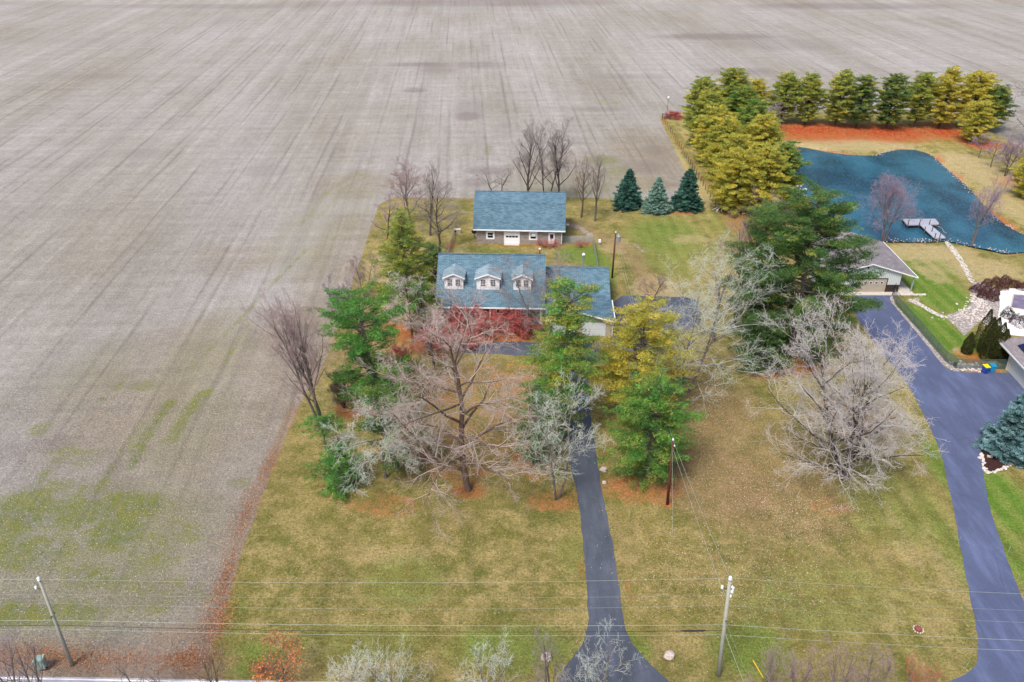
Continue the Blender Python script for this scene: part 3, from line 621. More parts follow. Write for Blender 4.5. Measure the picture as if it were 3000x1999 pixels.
MB().box(WX0-.35, WX0-.1, 5.0, 5.6, 5.0, 7.4) 
# ---- neighbour garage
Yf = P(2559, 857)[1]; gy_ = Yf
def lx(px_, py_, z): return P(px_, py_, z)[0]
apx = 2559; zA = ZAT(774, Yf-.4); xA = P(apx, 774, zA)[0]; zE = ZAT(813, Yf-.4); xR = P(2689, 813, zE)[0]; LEN = 14.0
half = xR-xA; xL = xA-half; xW1 = P(2634, 835, 1.3)[0]; xW0 = xL+.4
ng = empty('detached_garage', (xA, Yf, 0), 0, 'pale ribbed garage with grey roof and side porch beside the pond', 'garage')
m = MB(); hE = zE
xw0, xw1 = xW0-xA, xW1-xA
zz = lambda x: zA-abs(x)*(zA-zE)/half-.14
m.add([(xw0, 0, 0), (xw1, 0, 0), (xw1, 0, zz(xw1)), (0, 0, zz(0)), (xw0, 0, zz(xw0)), (xw0, LEN-.8, 0), (xw1, LEN-.8, 0), (xw1, LEN-.8, zz(xw1)), (0, LEN-.8, zz(0)), (xw0, LEN-.8, zz(xw0))],
      [(0, 1, 2, 3, 4), (9, 8, 7, 6, 5), (0, 4, 9, 5), (1, 6, 7, 2)])
def ribbed():
    t = NT('ribbed_siding'); v = t.coord(obj=True); wv = t.n('TexWave'); wv.inputs['Scale'].default_value = 1.1; t.l(v, wv.inputs[0])
    c = t.mix(t.ramp(wv.outputs['Fac'], .0, .25), lin(172, 178, 180, .8), lin(208, 214, 214, .85)); t.base(c, .5, .3); t.bump(wv.outputs['Fac'], .3, .03); return t.m
M['ribbed'] = ribbed(); m.build('wall', 'ribbed', ng)
m = MB(); th = .13
for s_ in (-1, 1):
    a_ = [(0, -.4, zA), (s_*half, -.4, zE), (s_*half, LEN-.4, zE), (0, LEN-.4, zA)]
    m.slab(a_ if s_ > 0 else a_[::-1], th)
ngr = m.build('roof', 'shingle_grey', ng)
m = MB()
m.box(-.16, .16, 2.5, 11, zA-.02, zA+.07)
m.build('ridge_vent', 'darkpanel', ngr)
m = MB()
for s_ in (-1, 1): m.add([(0, -.44, zA+.02), (s_*half, -.44, zE+.02), (s_*half, -.44, zE-.16), (0, -.44, zA-.16), (0, -.402, zA+.02), (s_*half, -.402, zE+.02), (s_*half, -.402, zE-.16), (0, -.402, zA-.16)], [(0, 1, 2, 3), (4, 7, 6, 5), (0, 4, 5, 1), (3, 2, 6, 7)])
m.box(half+.003, half+.1, -.44, LEN-.4, zE-.16, zE+.02); m.build('fascia', 'white', ng)
dx0 = P(2500, 835, 1)[0]-xA; dx1 = P(2589, 835, 1)[0]-xA
dr = MB(); 
for k in range(4): dr.box(dx0, dx1, -.05-.003*(k % 2), -.004, .1+k*.56, .1+(k+1)*.56-.015)
dro = dr.build('garage_door', 'beige', ng)
for k in range(5):
    xa = dx0+.35+k*(dx1-dx0-.5)/5; f = MB().box(xa, xa+.55, -.065, -.05, 1.55, 1.9).build('window', 'white', dro)
    MB().box(xa+.07, xa+.48, -.075, -.066, 1.6, 1.85).build('pane', 'glass', f)
m = MB().box(dx0-.2, dx1+.14, -.06, -.003, 2.34, 2.5).box(dx1, dx1+.14, -.06, -.003, .1, 2.34); m.build('door_trim', 'darkpanel', ng)
MB().box(dx1+.16, xw1, -.04, -.003, .05, 1.35).build('wainscot', 'darkpanel', ng)
MB().box(xw0, xw1-.1, -1.1, -.06, 0, .12).build('apron', 'concrete', ng)
MB().box(xw1+.02, half-.1, -1.0, LEN-1, 0, .16).build('porch_floor', 'concrete', ng)
for k in range(3): MB().box(half-.45, half-.28, -.1+k*5.5, .07+k*5.5, .16, zE-.1).build('porch_post', 'green_box', ng)
MB().ball((-.5, -.12, zA-.75), .16).build('lamp', 'black', ng)
m = MB()
for i in range(14):
    m.ball((xw1+.2+i*.28, -1.15-.05*(i % 3), .18), (.22, .2, .2), i, .2, 6, 4)
m.build('stone_step', 'pink_stone', ng)
# ---- neighbour house (corner in frame)
nh0 = np.array(P(2923, 994, 3.0)); nh1 = np.array(P(3000, 1077, 3.0)); dv = (nh1-nh0)[:2]; dv /= np.linalg.norm(dv); nyaw = math.atan2(dv[1], dv[0])
nh = empty('neighbour_house', (nh0[0], nh0[1], 0), nyaw, 'house with grey roof and dark solar panels cut by the right edge', 'house')
LN = 22
m = MB(); rp = [(0, 0, 3.0), (LN, 0, 3.0), (LN, 6.5, 5.6), (2.5, 6.5, 5.6)]
m.slab(rp, .15); m.slab([(2.5, 6.5, 5.6), (LN, 6.5, 5.6), (LN, 13, 3.0), (0, 13, 3.0)], .15); m.slab([(0, 0, 3.0), (2.5, 6.5, 5.6), (0, 13, 3.0)], .15)
nroof = m.build('roof', 'shingle_grey', nh)
MB().box(0, LN, -.16, -.02, 2.82, 3.0).build('gutter', 'siding', nh)
MB().box(3.2, LN-.5, .7, 12, 0, 2.82).box(.8, 3.2, 3.2, 12, 0, 2.82).build('wall', 'siding', nh)
MB().box(2.75, 3.19, .55, 1.0, 0, 2.82).build('pillar', 'pink_stone', nh)
for i in range(4):
    for j in range(2):
        x0 = 2.6+i*1.72; y0 = 1.2+j*1.9; zf = lambda y: 3.0+y*.4+.12
        f = MB().slab([(x0, y0, zf(y0)), (x0+1.68, y0, zf(y0)), (x0+1.68, y0+1.86, zf(y0+1.86)), (x0, y0+1.86, zf(y0+1.86))], .05).build('solar_panel', 'solar', nh)
window(nh, 2.0, .9, 1.0, 1.3, 3.2, (2, 2))
# ------------------------------------------------------------------ trees
def bare_tree(name, bx, by, top, wpx, seed, label, tw='twig_grey', bk='bark_grey', cat='tree', limbs=8, subs=6, spread=.9, clear=.25, rmin=.014, group=None, lean=(0, 0), droop=0.0, multi=1, lv=4, off=0.0, trunk_r=None, deep=1.0, flat=1.0, start=None, Hm=None, Wm=None, leafcol=None):
    rnd = random.Random(seed); X, Y, _ = P(bx, by); h = Hm if Hm else max(1.5, ZAT(top, Y)); wid = Wm if Wm else wpx*SC(Y, h*.6)
    tr = trunk_r or (.012*h+.05)*(1 if multi == 1 else .62)
    segs = {'trunk': [], 'branches': []}
    tips = []
    def grow(p, d, L, r, lev):
        n = 5 if lev == 0 else (4 if lev < 3 else 3); st = L/n; pts = [p]; rs = [r]; dd = d; kids = []
        rend = r*(.35 if lev == 0 else .25)
        for i in range(n):
            j = (.10, .2, .25, .3, .35)[min(lev, 4)]
            dd = (dd+Vector((rnd.gauss(0, j), rnd.gauss(0, j), rnd.gauss(0, j)+(.07 if lev < 3 else .05)-droop*(lev > 0)*(.12+.1*i)))).normalized()
            p = p+dd*st; pts.append(p); rs.append(r+(rend-r)*(i+1)/n)
            kids.append((p, dd, rs[-1], (i+1)/n))
        segs['trunk' if lev <= 1 else 'branches'].append((pts, rs, 7 if lev == 0 else (5 if lev == 1 else 3)))
        if lev >= lv: tips.append(p); return
        if lev == 0:
            N = limbs
            for k in range(N):
                t = clear+(1-clear)*(k+.4*rnd.random())/N; i = min(n-1, int(t*n)); f = t*n-i; pp = pts[i].lerp(pts[i+1], f); rr = rs[i]*(1-f)+rs[i+1]*f
                az = k*2.4+rnd.uniform(-.5, .5)+seed; el = spread*(1.25-.75*t)*rnd.uniform(.8, 1.15)
                ax = Vector((math.cos(az), math.sin(az), 0)); nd = (Vector((0, 0, 1))*math.cos(el)+ax*math.sin(el)).normalized()
                grow(pp, nd, L*(.62-.28*t)*rnd.uniform(.8, 1.2), rr*.62, 1)
        else:
            N = max(2, int(round(subs*(1.0, 1.0, .9, .75)[min(lev, 3)]*rnd.uniform(.8, 1.2))))
            for k in range(N):
                t = .22+.78*(k+.6*rnd.random())/N; i = min(n-1, int(t*n)); f = min(1, t*n-i); pp = pts[i].lerp(pts[i+1], f); rr = rs[i]*(1-f)+rs[i+1]*f; dd0 = (pts[i+1]-pts[i]).normalized()
                q = Vector((rnd.gauss(0, 1), rnd.gauss(0, 1), rnd.gauss(0, .8))); q = (q-dd0*q.dot(dd0)).normalized()
                a_ = rnd.uniform(.45, .95); nd = (dd0*math.cos(a_)+q*math.sin(a_)).normalized()
                grow(pp, nd, L*rnd.uniform(.42, .68)*(1-.35*t), rr*(.55 if lev == 1 else .6), lev+1)
    for k in range(multi):
        if multi == 1: d0 = Vector((lean[0], lean[1], 1)).normalized(); p0 = Vector((0, 0, 0)); kk = 1
        else:
            az = 6.28*k/multi+rnd.random(); d0 = Vector((lean[0]+.22*spread*math.cos(az), lean[1]+.22*spread*math.sin(az), 1)).normalized(); p0 = Vector((.25*math.cos(az), .25*math.sin(az), 0)); kk = rnd.uniform(.8, 1.05)
        grow(p0, d0, 10*kk, 1.0, 0)
    allp = np.array([list(q) for ss in segs.values() for s in ss for q in s[0]])
    hz = np.percentile(allp[:, 2], 99.7); kz = h/hz; lo, hi = np.percentile(allp[:, 0], [.4, 99.6]); kx = wid/(hi-lo); ylo, yhi = np.percentile(allp[:, 1], [.4, 99.6]); ky = min(wid*deep/(yhi-ylo), kx*1.6)
    tree = empty(name, (X, Y, 0), 0, label, cat, group)
    # keep the trunk straight while widening the crown
    for part in ('trunk', 'branches'):
        mb_v = []; mb_f = []; base = 0
        for pts, rs, n in segs[part]:
            P3 = np.array([list(q) for q in pts]); P3 = P3*np.array([kx, ky, kz]); P3[:, 0] += off*wid*np.clip(P3[:, 2]/h, 0, 1)
            R_ = np.maximum(np.array(rs)*tr, rmin*(1.25 if n > 3 else .85)*np.linspace(1.1, .6, len(rs)))
            D_ = np.gradient(P3, axis=0); D_ /= (np.linalg.norm(D_, axis=1, keepdims=True)+1e-9)
            ref = np.array([1., 0, 0]) if abs(D_[0, 0]) < .8 else np.array([0, 1., 0])
            a1 = np.cross(D_, ref); a1 /= (np.linalg.norm(a1, axis=1, keepdims=True)+1e-9); b1 = np.cross(D_, a1)
            th_ = np.arange(n)*2*math.pi/n
            ring = P3[:, None, :]+R_[:, None, None]*(a1[:, None, :]*np.cos(th_)[None, :, None]+b1[:, None, :]*np.sin(th_)[None, :, None])
            if part == 'trunk' and n == 7: ring[0, :, :2] *= 1.0
            mb_v.append(ring.reshape(-1, 3)); L_ = len(P3)
            I = base+np.arange(L_*n).reshape(L_, n); mb_f.append(np.stack([I[:-1], np.roll(I[:-1], -1, 1), np.roll(I[1:], -1, 1), I[1:]], -1).reshape(-1, 4)); base += L_*n
        if mb_v: idxmesh(part, np.vstack(mb_v), np.vstack(mb_f), bk if part == 'trunk' else tw, tree)
    if leafcol is not None:
        T = np.array([list(q) for q in tips])*np.array([kx, ky, kz]); rs_ = np.random.RandomState(seed); T = np.repeat(T[::2], 2, 0)+rs_.normal(0, .2, (len(T[::2])*2, 3))
        V, c = blades(T, rs_, .16, .12); npmesh('leaves', V, 3, 'foliage', tree, np.array(leafcol)*rs_.uniform(.6, 1.3, (len(T), 1)))
    return tree
def blades(Pc, rs, ln, wd, up=.35, out=None):
    n = len(Pc); d = rs.normal(0, 1, (n, 3)); d[:, 2] = d[:, 2]*.7+up
    if out is not None: d += out
    d /= np.linalg.norm(d, axis=1, keepdims=True)+1e-9
    s = np.cross(d, rs.normal(0, 1, (n, 3))); s /= np.linalg.norm(s, axis=1, keepdims=True)+1e-9
    L_ = ln*rs.uniform(.6, 1.3, (n, 1)); W_ = wd*rs.uniform(.7, 1.3, (n, 1))
    V = np.stack([Pc-d*L_*.3+s*W_*.5, Pc-d*L_*.3-s*W_*.5, Pc+d*L_*.7], 1)
    return V.reshape(-1, 3), None
GREEN = [lin(78, 112, 54)[:3], lin(98, 130, 62)[:3], lin(62, 94, 50)[:3]]
GOLD = [lin(174, 162, 70)[:3], lin(184, 168, 72)[:3], lin(160, 154, 68)[:3]]
OLIVE = [lin(132, 142, 68)[:3], lin(148, 152, 74)[:3], lin(114, 128, 62)[:3]]
DARK = [lin(60, 88, 52)[:3], lin(74, 102, 58)[:3], lin(86, 112, 66)[:3]]
BRIGHT = [lin(76, 128, 58)[:3], lin(102, 148, 66)[:3], lin(62, 108, 56)[:3]]
BLUE = [lin(104, 142, 146)[:3], lin(144, 180, 184)[:3], lin(72, 104, 104)[:3]]
SPR = [lin(52, 94, 84)[:3], lin(84, 124, 112)[:3], lin(38, 72, 62)[:3]]
SPRL = [lin(126, 160, 148)[:3], lin(150, 180, 166)[:3], lin(96, 130, 118)[:3]]
def pine(name, bx, by, top, wpx, seed, label, pal=((GREEN, 1.0),), clear=.12, group=None, dens=1.0, shape='oval', bl=.28, gap=0.0, off=0.0, k=1.45, bk='bark_grey', cat='tree', Hm=None, deep=1.0, tops=1.0):
    rs = np.random.RandomState(seed); X, Y, _ = P(bx, by); h = Hm or ZAT(top, Y); Rm = wpx*SC(Y, h*.5)/2
    t = empty(name, (X, Y, 0), 0, label, cat, group)
    MB().tube([(0, 0, -.1), (.03*h*off, 0, h*.3), (off*Rm*.5, 0, h*.7), (off*Rm, 0, h*.98)], [.016*h+.06, .012*h+.04, .006*h+.03, .03], 8).build('trunk', bk, t)
    lim = MB(); Ps = []; Cs = []; Os = []
    z = clear*h; sp = max(.5, h*.046)
    pals = [np.array(p_)[None] for p_, w_ in pal]; wts = np.array([w_ for p_, w_ in pal], float); wts /= wts.sum()
    while z < h*.97:
        f = (z/h-clear)/(1-clear)
        if shape == 'oval': pr = (1-abs(f-.32)**1.6*1.35) if f > .32 else (.62+.38*f/.32)
        elif shape == 'cone': pr = 1.02-f*.9
        elif shape == 'flat': pr = .75+.25*math.sin(f*9+seed) if f < .8 else .75*(1-f)/.2+.1
        else: pr = min(1, 1.6*(1-f)+.1)
        pr = max(.13, pr); nl = 5 if f < .8 else 4; a0 = rs.uniform(0, 6.28)
        for i in range(nl):
            if rs.rand() < gap: continue
            az = a0+i*6.28/nl+rs.uniform(-.3, .3); Ln = Rm*pr*rs.uniform(.68, 1.1)
            ca, sa_ = math.cos(az), math.sin(az)*deep; rise = Ln*(.02+.45*f)+rs.uniform(-.1, .15)*Ln; zz_ = z+rs.uniform(-.3, .3)*sp
            ox = off*Rm*(z/h)
            lp = lambda u: np.array([ox+ca*Ln*u, sa_*Ln*u, zz_+rise*u**1.5])
            lim.tube([lp(0), lp(.5), lp(.95)], [.05+.004*h, .04, .02], 4, cap=False)
            npad = max(2, int(Ln*2.3)); 
            for j in range(npad):
                u = .32+.68*(j+rs.rand())/npad if Ln > 1 else rs.uniform(.2, 1)
                c = lp(u)+np.array([rs.normal(0, .36*(.5+u)), rs.normal(0, .36*(.5+u)), rs.uniform(-.12, .3)])
                ps = (.24+.02*Ln+.011*h)*rs.uniform(.6, 1.3)
                nb = int(80*dens*ps*ps/.3); q = rs.normal(0, 1, (nb, 3)); q /= np.linalg.norm(q, axis=1, keepdims=True); q *= rs.uniform(.35, 1, (nb, 1))**.5*ps
                q[:, 2] = q[:, 2]*.3+.12*ps+.25*np.abs(q[:, 0]*ca+q[:, 1]*sa_); al = (q[:, 0]*ca+q[:, 1]*sa_)[:, None]*.55; q[:, :2] += al*np.array([[ca, sa_]]); q *= rs.choice([1, 1, 1, 1.35], (nb, 1))
                Ps.append(c+q); Os.append(np.repeat([[ca*.35, sa_*.35, .15]], nb, 0))
                pi_ = rs.choice(len(pals), p=wts); pc = pals[pi_][0]; base = (pc[rs.randint(3)]*.65+pals[0][0][rs.randint(3)]*.35)*rs.uniform(.85, 1.15)
                Cs.append(base[None]*rs.uniform(.65, 1.35, (nb, 1))*k)
        z += sp*(1-.35*f)
    q = rs.normal(0, 1, (int(70*dens), 3))*np.array([.35, .35, .5]); Ps.append(q+np.array([off*Rm, 0, h-.6])); Os.append(q*0+np.array([[0, 0, .8]])); Cs.append(pals[0][0][rs.randint(3)][None]*rs.uniform(.8, 1.3, (len(q), 1))*k)
    lim.build('limbs', bk, t)
    Pc = np.vstack(Ps); V, _ = blades(Pc, rs, bl*1.1, bl*.27, .35, np.vstack(Os))
    npmesh('crown', V, 3, 'foliage', t, np.vstack(Cs)); return t
def spruce(name, bx, by, top, wpx, seed, label, pal, group=None, dens=1.0, bl=.3, k=1.15, Hm=None, Rm=None):
    rs = np.random.RandomState(seed); X, Y, _ = P(bx, by); h = Hm or ZAT(top, Y); Rm = Rm or wpx*SC(Y, h*.3)/2; t = empty(name, (X, Y, 0), 0, label, 'tree', group)
    MB().tube([(0, 0, -.1), (0, 0, h*.95)], [.02*h+.05, .03], 8).build('trunk', 'bark_dark', t)
    Ps = []; Os = []; Cs = []; pal = np.array(pal); z = .05*h; core = []
    while z < h*.99:
        f = z/h; rad = Rm*1.1*(1-f)**.66*(1.02 if f > .12 else .8+f*1.8); n = max(4, int(10*rad**.7+4)); a0 = rs.uniform(0, 6.28)
        for i in range(n):
            az = a0+6.28*i/n+rs.uniform(-.2, .2); L_ = rad*rs.uniform(.62, 1.16)*(1+.14*math.sin(az*2+seed+z*.9)+.08*math.sin(az*5+z*2)); m_ = int((20+50*L_)*dens); u = rs.uniform(.3, 1, m_)**.7
            lat = rs.normal(0, .11, m_)*L_*.8*(1.1-u*.5)+rs.normal(0, .06, m_); zz_ = z-u**1.4*L_*.20+.12*L_*(u**4)+rs.normal(0, .07, m_)
            ca, sa_ = math.cos(az), math.sin(az); Ps.append(np.stack([ca*L_*u-sa_*lat, sa_*L_*u+ca*lat, zz_], 1)); Os.append(np.repeat([[ca*.9, sa_*.9, -.05]], m_, 0))
            c = pal[rs.randint(3)]*rs.uniform(.8, 1.2); tip = np.clip((u-.7)/.3, 0, 1)[:, None]; Cs.append((c[None]*(1-tip*.5)+pal[1][None]*tip*.6)*rs.uniform(.75, 1.3, (m_, 1))*k)
        z += max(.26, h*.05)
    Pc = np.vstack(Ps); V, _ = blades(Pc, rs, bl, bl*.38, .1, np.vstack(Os)); npmesh('crown', V, 3, 'foliage', t, np.vstack(Cs)); return t
def bush(name, px_, py_, rad, hh, seed, label, pal, group=None, bl=.14, n=1500, k=.7, cat='shrub', mat='foliage', col=False):
    rs = np.random.RandomState(seed); X, Y, _ = P(px_, py_); t = empty(name, (X, Y, 0), 0, label, cat, group)
    q = rs.normal(0, 1, (n, 3)); q /= np.linalg.norm(q, axis=1, keepdims=True); q[:, 2] = np.abs(q[:, 2]) if not col else q[:, 2]
    r_ = rs.uniform(.75, 1, (n, 1)); lump = 1+.12*np.sin(q[:, 0:1]*5+seed)+.1*np.sin(q[:, 1:2]*7+seed*2)
    if col:
        z = rs.uniform(0.02, 1, n)**1.0; rr = rad*np.clip(1.06-z**2.4, .04, 1)*(.75+.35*np.clip(z*5, 0, 1))*rs.uniform(.8, 1.06, n)*(1+.08*np.sin(z*14+seed)); a_ = rs.uniform(0, 6.28, n)
        q = np.stack([rr*np.cos(a_), rr*np.sin(a_), z*hh], 1); out = np.stack([np.cos(a_)*.3, np.sin(a_)*.3, a_*0+1.0], 1)
    else: out = q.copy(); q = q*r_*lump*np.array([rad, rad, hh])
    pal = np.array(pal); c = pal[rs.randint(0, 3, n)]*rs.uniform(.7, 1.3, (n, 1))*k; out = out*.6
    V, _ = blades(q, rs, bl, bl*.45, .2, out*.9)
    MB().tube([(0, 0, -.05), (0, 0, hh*.6)], [.08, .04], 6).build('stem', 'bark_dark', t)
    npmesh('foliage', V, 3, mat, t, c); return t
# --- pines
gG = 'golden pines crowded in the grove left of the pond'
pine('pine_tree', 1192, 880, 618, 220, 3, 'olive and gold pine with tiered limbs standing left of the blue roofed house', ((OLIVE, 2), (GREEN, 2), (GOLD, .9), (DARK, 1)), clear=.12, shape='cone', dens=1.0)
pine('pine_tree', 1105, 1215, 885, 300, 14, 'bright green open pine standing between the field edge and the big bare tree', ((BRIGHT, 2), (GREEN, 1.6)), clear=.22, gap=.28, shape='flat', off=-.15)
pine('pine_tree', 1648, 1285, 818, 225, 5, 'tall slender pine in front of the garage wing, gold top and green skirts', ((BRIGHT, 1.4), (OLIVE, 2), (GOLD, 1)), clear=.14, gap=.12, shape='flat', off=.03)
pine('pine_tree', 1862, 1225, 885, 300, 16, 'golden pine beside the parking apron right of the driveway', ((GOLD, 3), (OLIVE, 2)), clear=.08, gap=.1, shape='oval', off=-.0)
pine('pine_tree', 1895, 1400, 1110, 285, 7, 'green pine in front of the golden pine, nearest to the brown service pole', ((BRIGHT, 1.5), (GREEN, 1.2), (OLIVE, 1.8)), clear=.06, gap=.1, shape='oval')
pine('pine_tree', 2315, 1045, 572, 425, 8, 'very large dark green pine shading the left side of the detached garage', ((DARK, 1.4), (GREEN, 2.6), (OLIVE, .6)), clear=.04, gap=.04, shape='oval', dens=1.1, off=-.05)
pine('pine_tree', 2190, 1000, 600, 210, 9, 'narrow green pine merged with the left flank of the very large pine', ((DARK, 2), (GREEN, 2), (OLIVE, .8)), clear=.2, gap=.3, shape='oval')
pine('pine_tree', 2215, 1085, 930, 170, 19, 'low dark green pine under the left side of the very large pine', ((DARK, 2), (GREEN, .6)), clear=.02, gap=.0, shape='oval')
pine('pine_tree', 955, 1318, 1225, 118, 10, 'little green pine at the field edge below the leaning bare tree', ((BRIGHT, 2), (GREEN, 1)), clear=.55, gap=.0, shape='oval', dens=1.2)
pine('pine_tree', 1000, 1432, 1325, 168, 11, 'low bushy green pine at the corner of the front lawn', ((BRIGHT, 2), (GREEN, 1.2)), clear=.0, gap=.1, shape='oval', dens=1.2)
pine('pine_tree', 1165, 1380, 1070, 240, 12, 'thin green pine behind drooping bare limbs on the left lawn', ((GREEN, 2), (DARK, 1), (OLIVE, .6)), clear=.12, gap=.62, shape='flat')
pine('pine_tree', 1570, 1360, 1130, 130, 13, 'small dark green pine left of the driveway under pale bare branches', ((BRIGHT, 1), (DARK, 2)), clear=.05, gap=.2, shape='oval')
pine('pine_tree', 1240, 965, 830, 130, 21, 'small green evergreen beside the left end of the house', ((GREEN, 2), (OLIVE, 1), (BRIGHT, .8)), clear=.02, gap=.2, shape='oval')
pine('pine_tree', 1270, 830, 720, 110, 22, 'small olive evergreen behind the left end of the house', ((DARK, 2), (OLIVE, 1)), clear=.05, gap=.2, shape='oval')
# grove
gl = ['rear left', 'rear right', 'second left', 'second right', 'third left', 'third right', 'middle left', 'middle right', 'fourth left', 'front left', 'front middle', 'front right']
grove = [(2050, 385, 232, 120, 1), (2130, 375, 205, 130, 1), (2062, 430, 275, 140, 1), (2160, 425, 262, 140, 3), (2085, 480, 320, 140, 0), (2195, 470, 300, 140, 3), (2110, 530, 350, 140, 0), (2215, 520, 340, 140, 2), (2140, 575, 400, 150, 0), (2150, 622, 445, 160, 2), (2222, 630, 430, 150, 2), (2275, 600, 425, 140, 3)]
pl = [((GOLD, 2), (OLIVE, 2.4), (GREEN, .5)), ((OLIVE, 3), (GOLD, 1.4), (DARK, .5)), ((GOLD, 2), (OLIVE, 2.6)), ((GREEN, 1.6), (OLIVE, 2.2), (GOLD, .8))]
for i, (x, y, tp, wd, pp) in enumerate(grove):
    pine('pine_tree', x, y, tp, wd, 30+i, gl[i]+' pine of the golden grove left of the pond', pl[pp], clear=.04, gap=.05, shape='oval', bl=.42, dens=1.0, k=1.45, group=gG)
row = [(2205, 352, 236, 74, GOLD, 'orange gold'), (2288, 362, 217, 88, OLIVE, 'olive'), (2357, 366, 220, 84, OLIVE, 'pale'), (2446, 370, 212, 90, OLIVE, 'olive'), (2507, 376, 226, 84, DARK, 'dark green'), (2595, 378, 223, 96, DARK, 'dark green'), (2678, 372, 217, 90, OLIVE, 'yellow green'), (2750, 376, 203, 92, GOLD, 'gold tinged'), (2833, 378, 219, 120, GOLD, 'broad golden'), (2896, 385, 256, 86, DARK, 'dark')]
on = ['first', 'second', 'third', 'fourth', 'fifth', 'sixth', 'seventh', 'eighth', 'ninth', 'last']
for i, (x, y, tp, wd, pp, nm) in enumerate(row):
    pine('pine_tree', x, y, tp, wd*1.15, 60+i, '%s pine, %s from the left in the row behind the pond' % (nm, on[i]), ((pp, 2.2), (OLIVE, 1.6), (GOLD, .8)), clear=.13, gap=.05, shape='oval', bl=.42, dens=.9, k=1.45, bk='bark_dark', group='pines in the row behind the pond')
pine('pine_tree', 2845, 418, 300, 95, 75, 'short golden pine in front of the right end of the pond row', ((GOLD, 2), (OLIVE, 2)), clear=.1, bl=.42, dens=.9, k=1.4)
pine('pine_tree', 3010, 580, 420, 110, 76, 'yellow pine at the right edge of the photo above the pond', ((GOLD, 2), (OLIVE, 2)), clear=.05, bl=.42, dens=.9, k=1.4)
gS = 'three blue spruces behind the back lawn'
spruce('spruce_tree', 1838, 608, 492, 84, 81, 'green blue spruce, left of the three on the back lawn', SPR, gS, bl=.3)
spruce('spruce_tree', 1922, 622, 517, 78, 82, 'pale silvery spruce in the middle of three on the back lawn', SPRL, gS, bl=.3, k=1.0)
spruce('spruce_tree', 2010, 612, 491, 88, 83, 'dark green spruce, right of the three beside the wire fence', SPR, gS, bl=.3)
spruce('spruce_tree', 2966, 1330, 1132, 170, 84, 'large silver blue spruce in a dark mulch bed by the neighbour driveway', BLUE, None, dens=1.5, bl=.26, k=.95)
# --- bare trees
bare_tree('bare_tree', 1203, 655, 462, 150, 101, 'reddish twigged bare tree tallest of the cluster at the left back corner', 'twig_pink', 'bark_grey', limbs=12, subs=7, spread=.5, clear=.2, rmin=.015)
bare_tree('bare_tree', 1261, 690, 470, 110, 102, 'slender grey bare tree behind the tree holding a dark nest of twigs', 'twig_grey', 'bark_dark', limbs=9, subs=6, spread=.6, rmin=.014)
bare_tree('bare_tree', 1286, 745, 520, 170, 103, 'wide dark limbed bare tree beside the left chain link fence', 'twig_grey', 'bark_dark', limbs=11, subs=7, spread=.9, rmin=.014)
bare_tree('bare_tree', 1135, 700, 570, 130, 104, 'low sprawling bare tree at the field edge left of the barn', 'twig_mauve', 'bark_dark', limbs=8, subs=6, spread=1.1, rmin=.014)
bare_tree('bare_tree', 1455, 590, 490, 100, 105, 'broken topped bare tree leaning left behind the barn roof', 'twig_grey', 'bark_dark', limbs=6, subs=5, spread=1.1, clear=.4, lean=(-.25, 0), rmin=.014)
bare_tree('bare_tree', 1472, 590, 478, 80, 106, 'stubby dark bare tree with a snapped top behind the barn roof', 'twig_grey', 'bark_dark', limbs=7, subs=5, spread=.8, clear=.5, rmin=.014)
bare_tree('bare_tree', 1546, 600, 350, 110, 107, 'tall slender bare tree left of the double trunk behind the barn', 'twig_grey', 'bark_dark', limbs=14, subs=6, spread=.7, clear=.2, rmin=.014)
bare_tree('bare_tree', 1600, 602, 345, 170, 108, 'tall bare tree with two trunks standing behind the middle of the barn', 'twig_grey', 'bark_dark', limbs=10, subs=7, spread=.75, multi=2, rmin=.014)
bare_tree('bare_tree', 1637, 600, 368, 110, 109, 'tall thin bare tree right of the double trunk behind the barn', 'twig_grey', 'bark_dark', limbs=12, subs=6, spread=.6, rmin=.014)
bare_tree('bare_tree', 1703, 638, 448, 84, 110, 'young bare tree first to the right of the barn', 'twig_brown', 'bark_brown', limbs=12, subs=5, spread=.7, clear=.35, rmin=.012)
bare_tree('bare_tree', 1743, 648, 440, 80, 111, 'young bare tree with a pale trunk second to the right of the barn', 'twig_grey', 'bark_grey', limbs=14, subs=5, spread=.65, clear=.3, rmin=.012)
bare_tree('bare_tree', 945, 1255, 835, 240, 112, 'leaning multi stemmed bare tree reaching over the ploughed field', 'twig_pink', 'bark_grey', limbs=9, subs=6, spread=.66, multi=4, lean=(-.06, 0), off=-.24, rmin=.012, clear=.3)
bare_tree('bare_tree', 1372, 1437, 872, 600, 418, 'giant pale bare tree with drooping limbs in the middle of the front lawn', 'twig_tan', 'bark_brown', limbs=20, subs=8, spread=1.1, clear=.14, droop=.36, rmin=.0125, trunk_r=.38, off=-.13, deep=.85)
bare_tree('bare_tree', 1130, 1400, 1165, 340, 114, 'pale bare tree with drooping twigs over the thin pine on the left lawn', 'twig_lichen', 'bark_grey', limbs=18, subs=8, spread=1.25, droop=.6, rmin=.012, clear=.3)
bare_tree('bare_tree', 1632, 1462, 1125, 290, 115, 'pale lichened bare tree leaning over the driveway', 'twig_lichen', 'bark_grey', limbs=9, subs=6, spread=1.15, clear=.2, lean=(.05, 0), off=.12, droop=.15, rmin=.0115, multi=2)
bare_tree('bare_tree', 2008, 1155, 745, 510, 116, 'wide bare tree with a forked dark trunk right of the golden pine', 'twig_lichen', 'bark_grey', limbs=13, subs=7, spread=1.1, clear=.18, off=.17, rmin=.0115, multi=2)
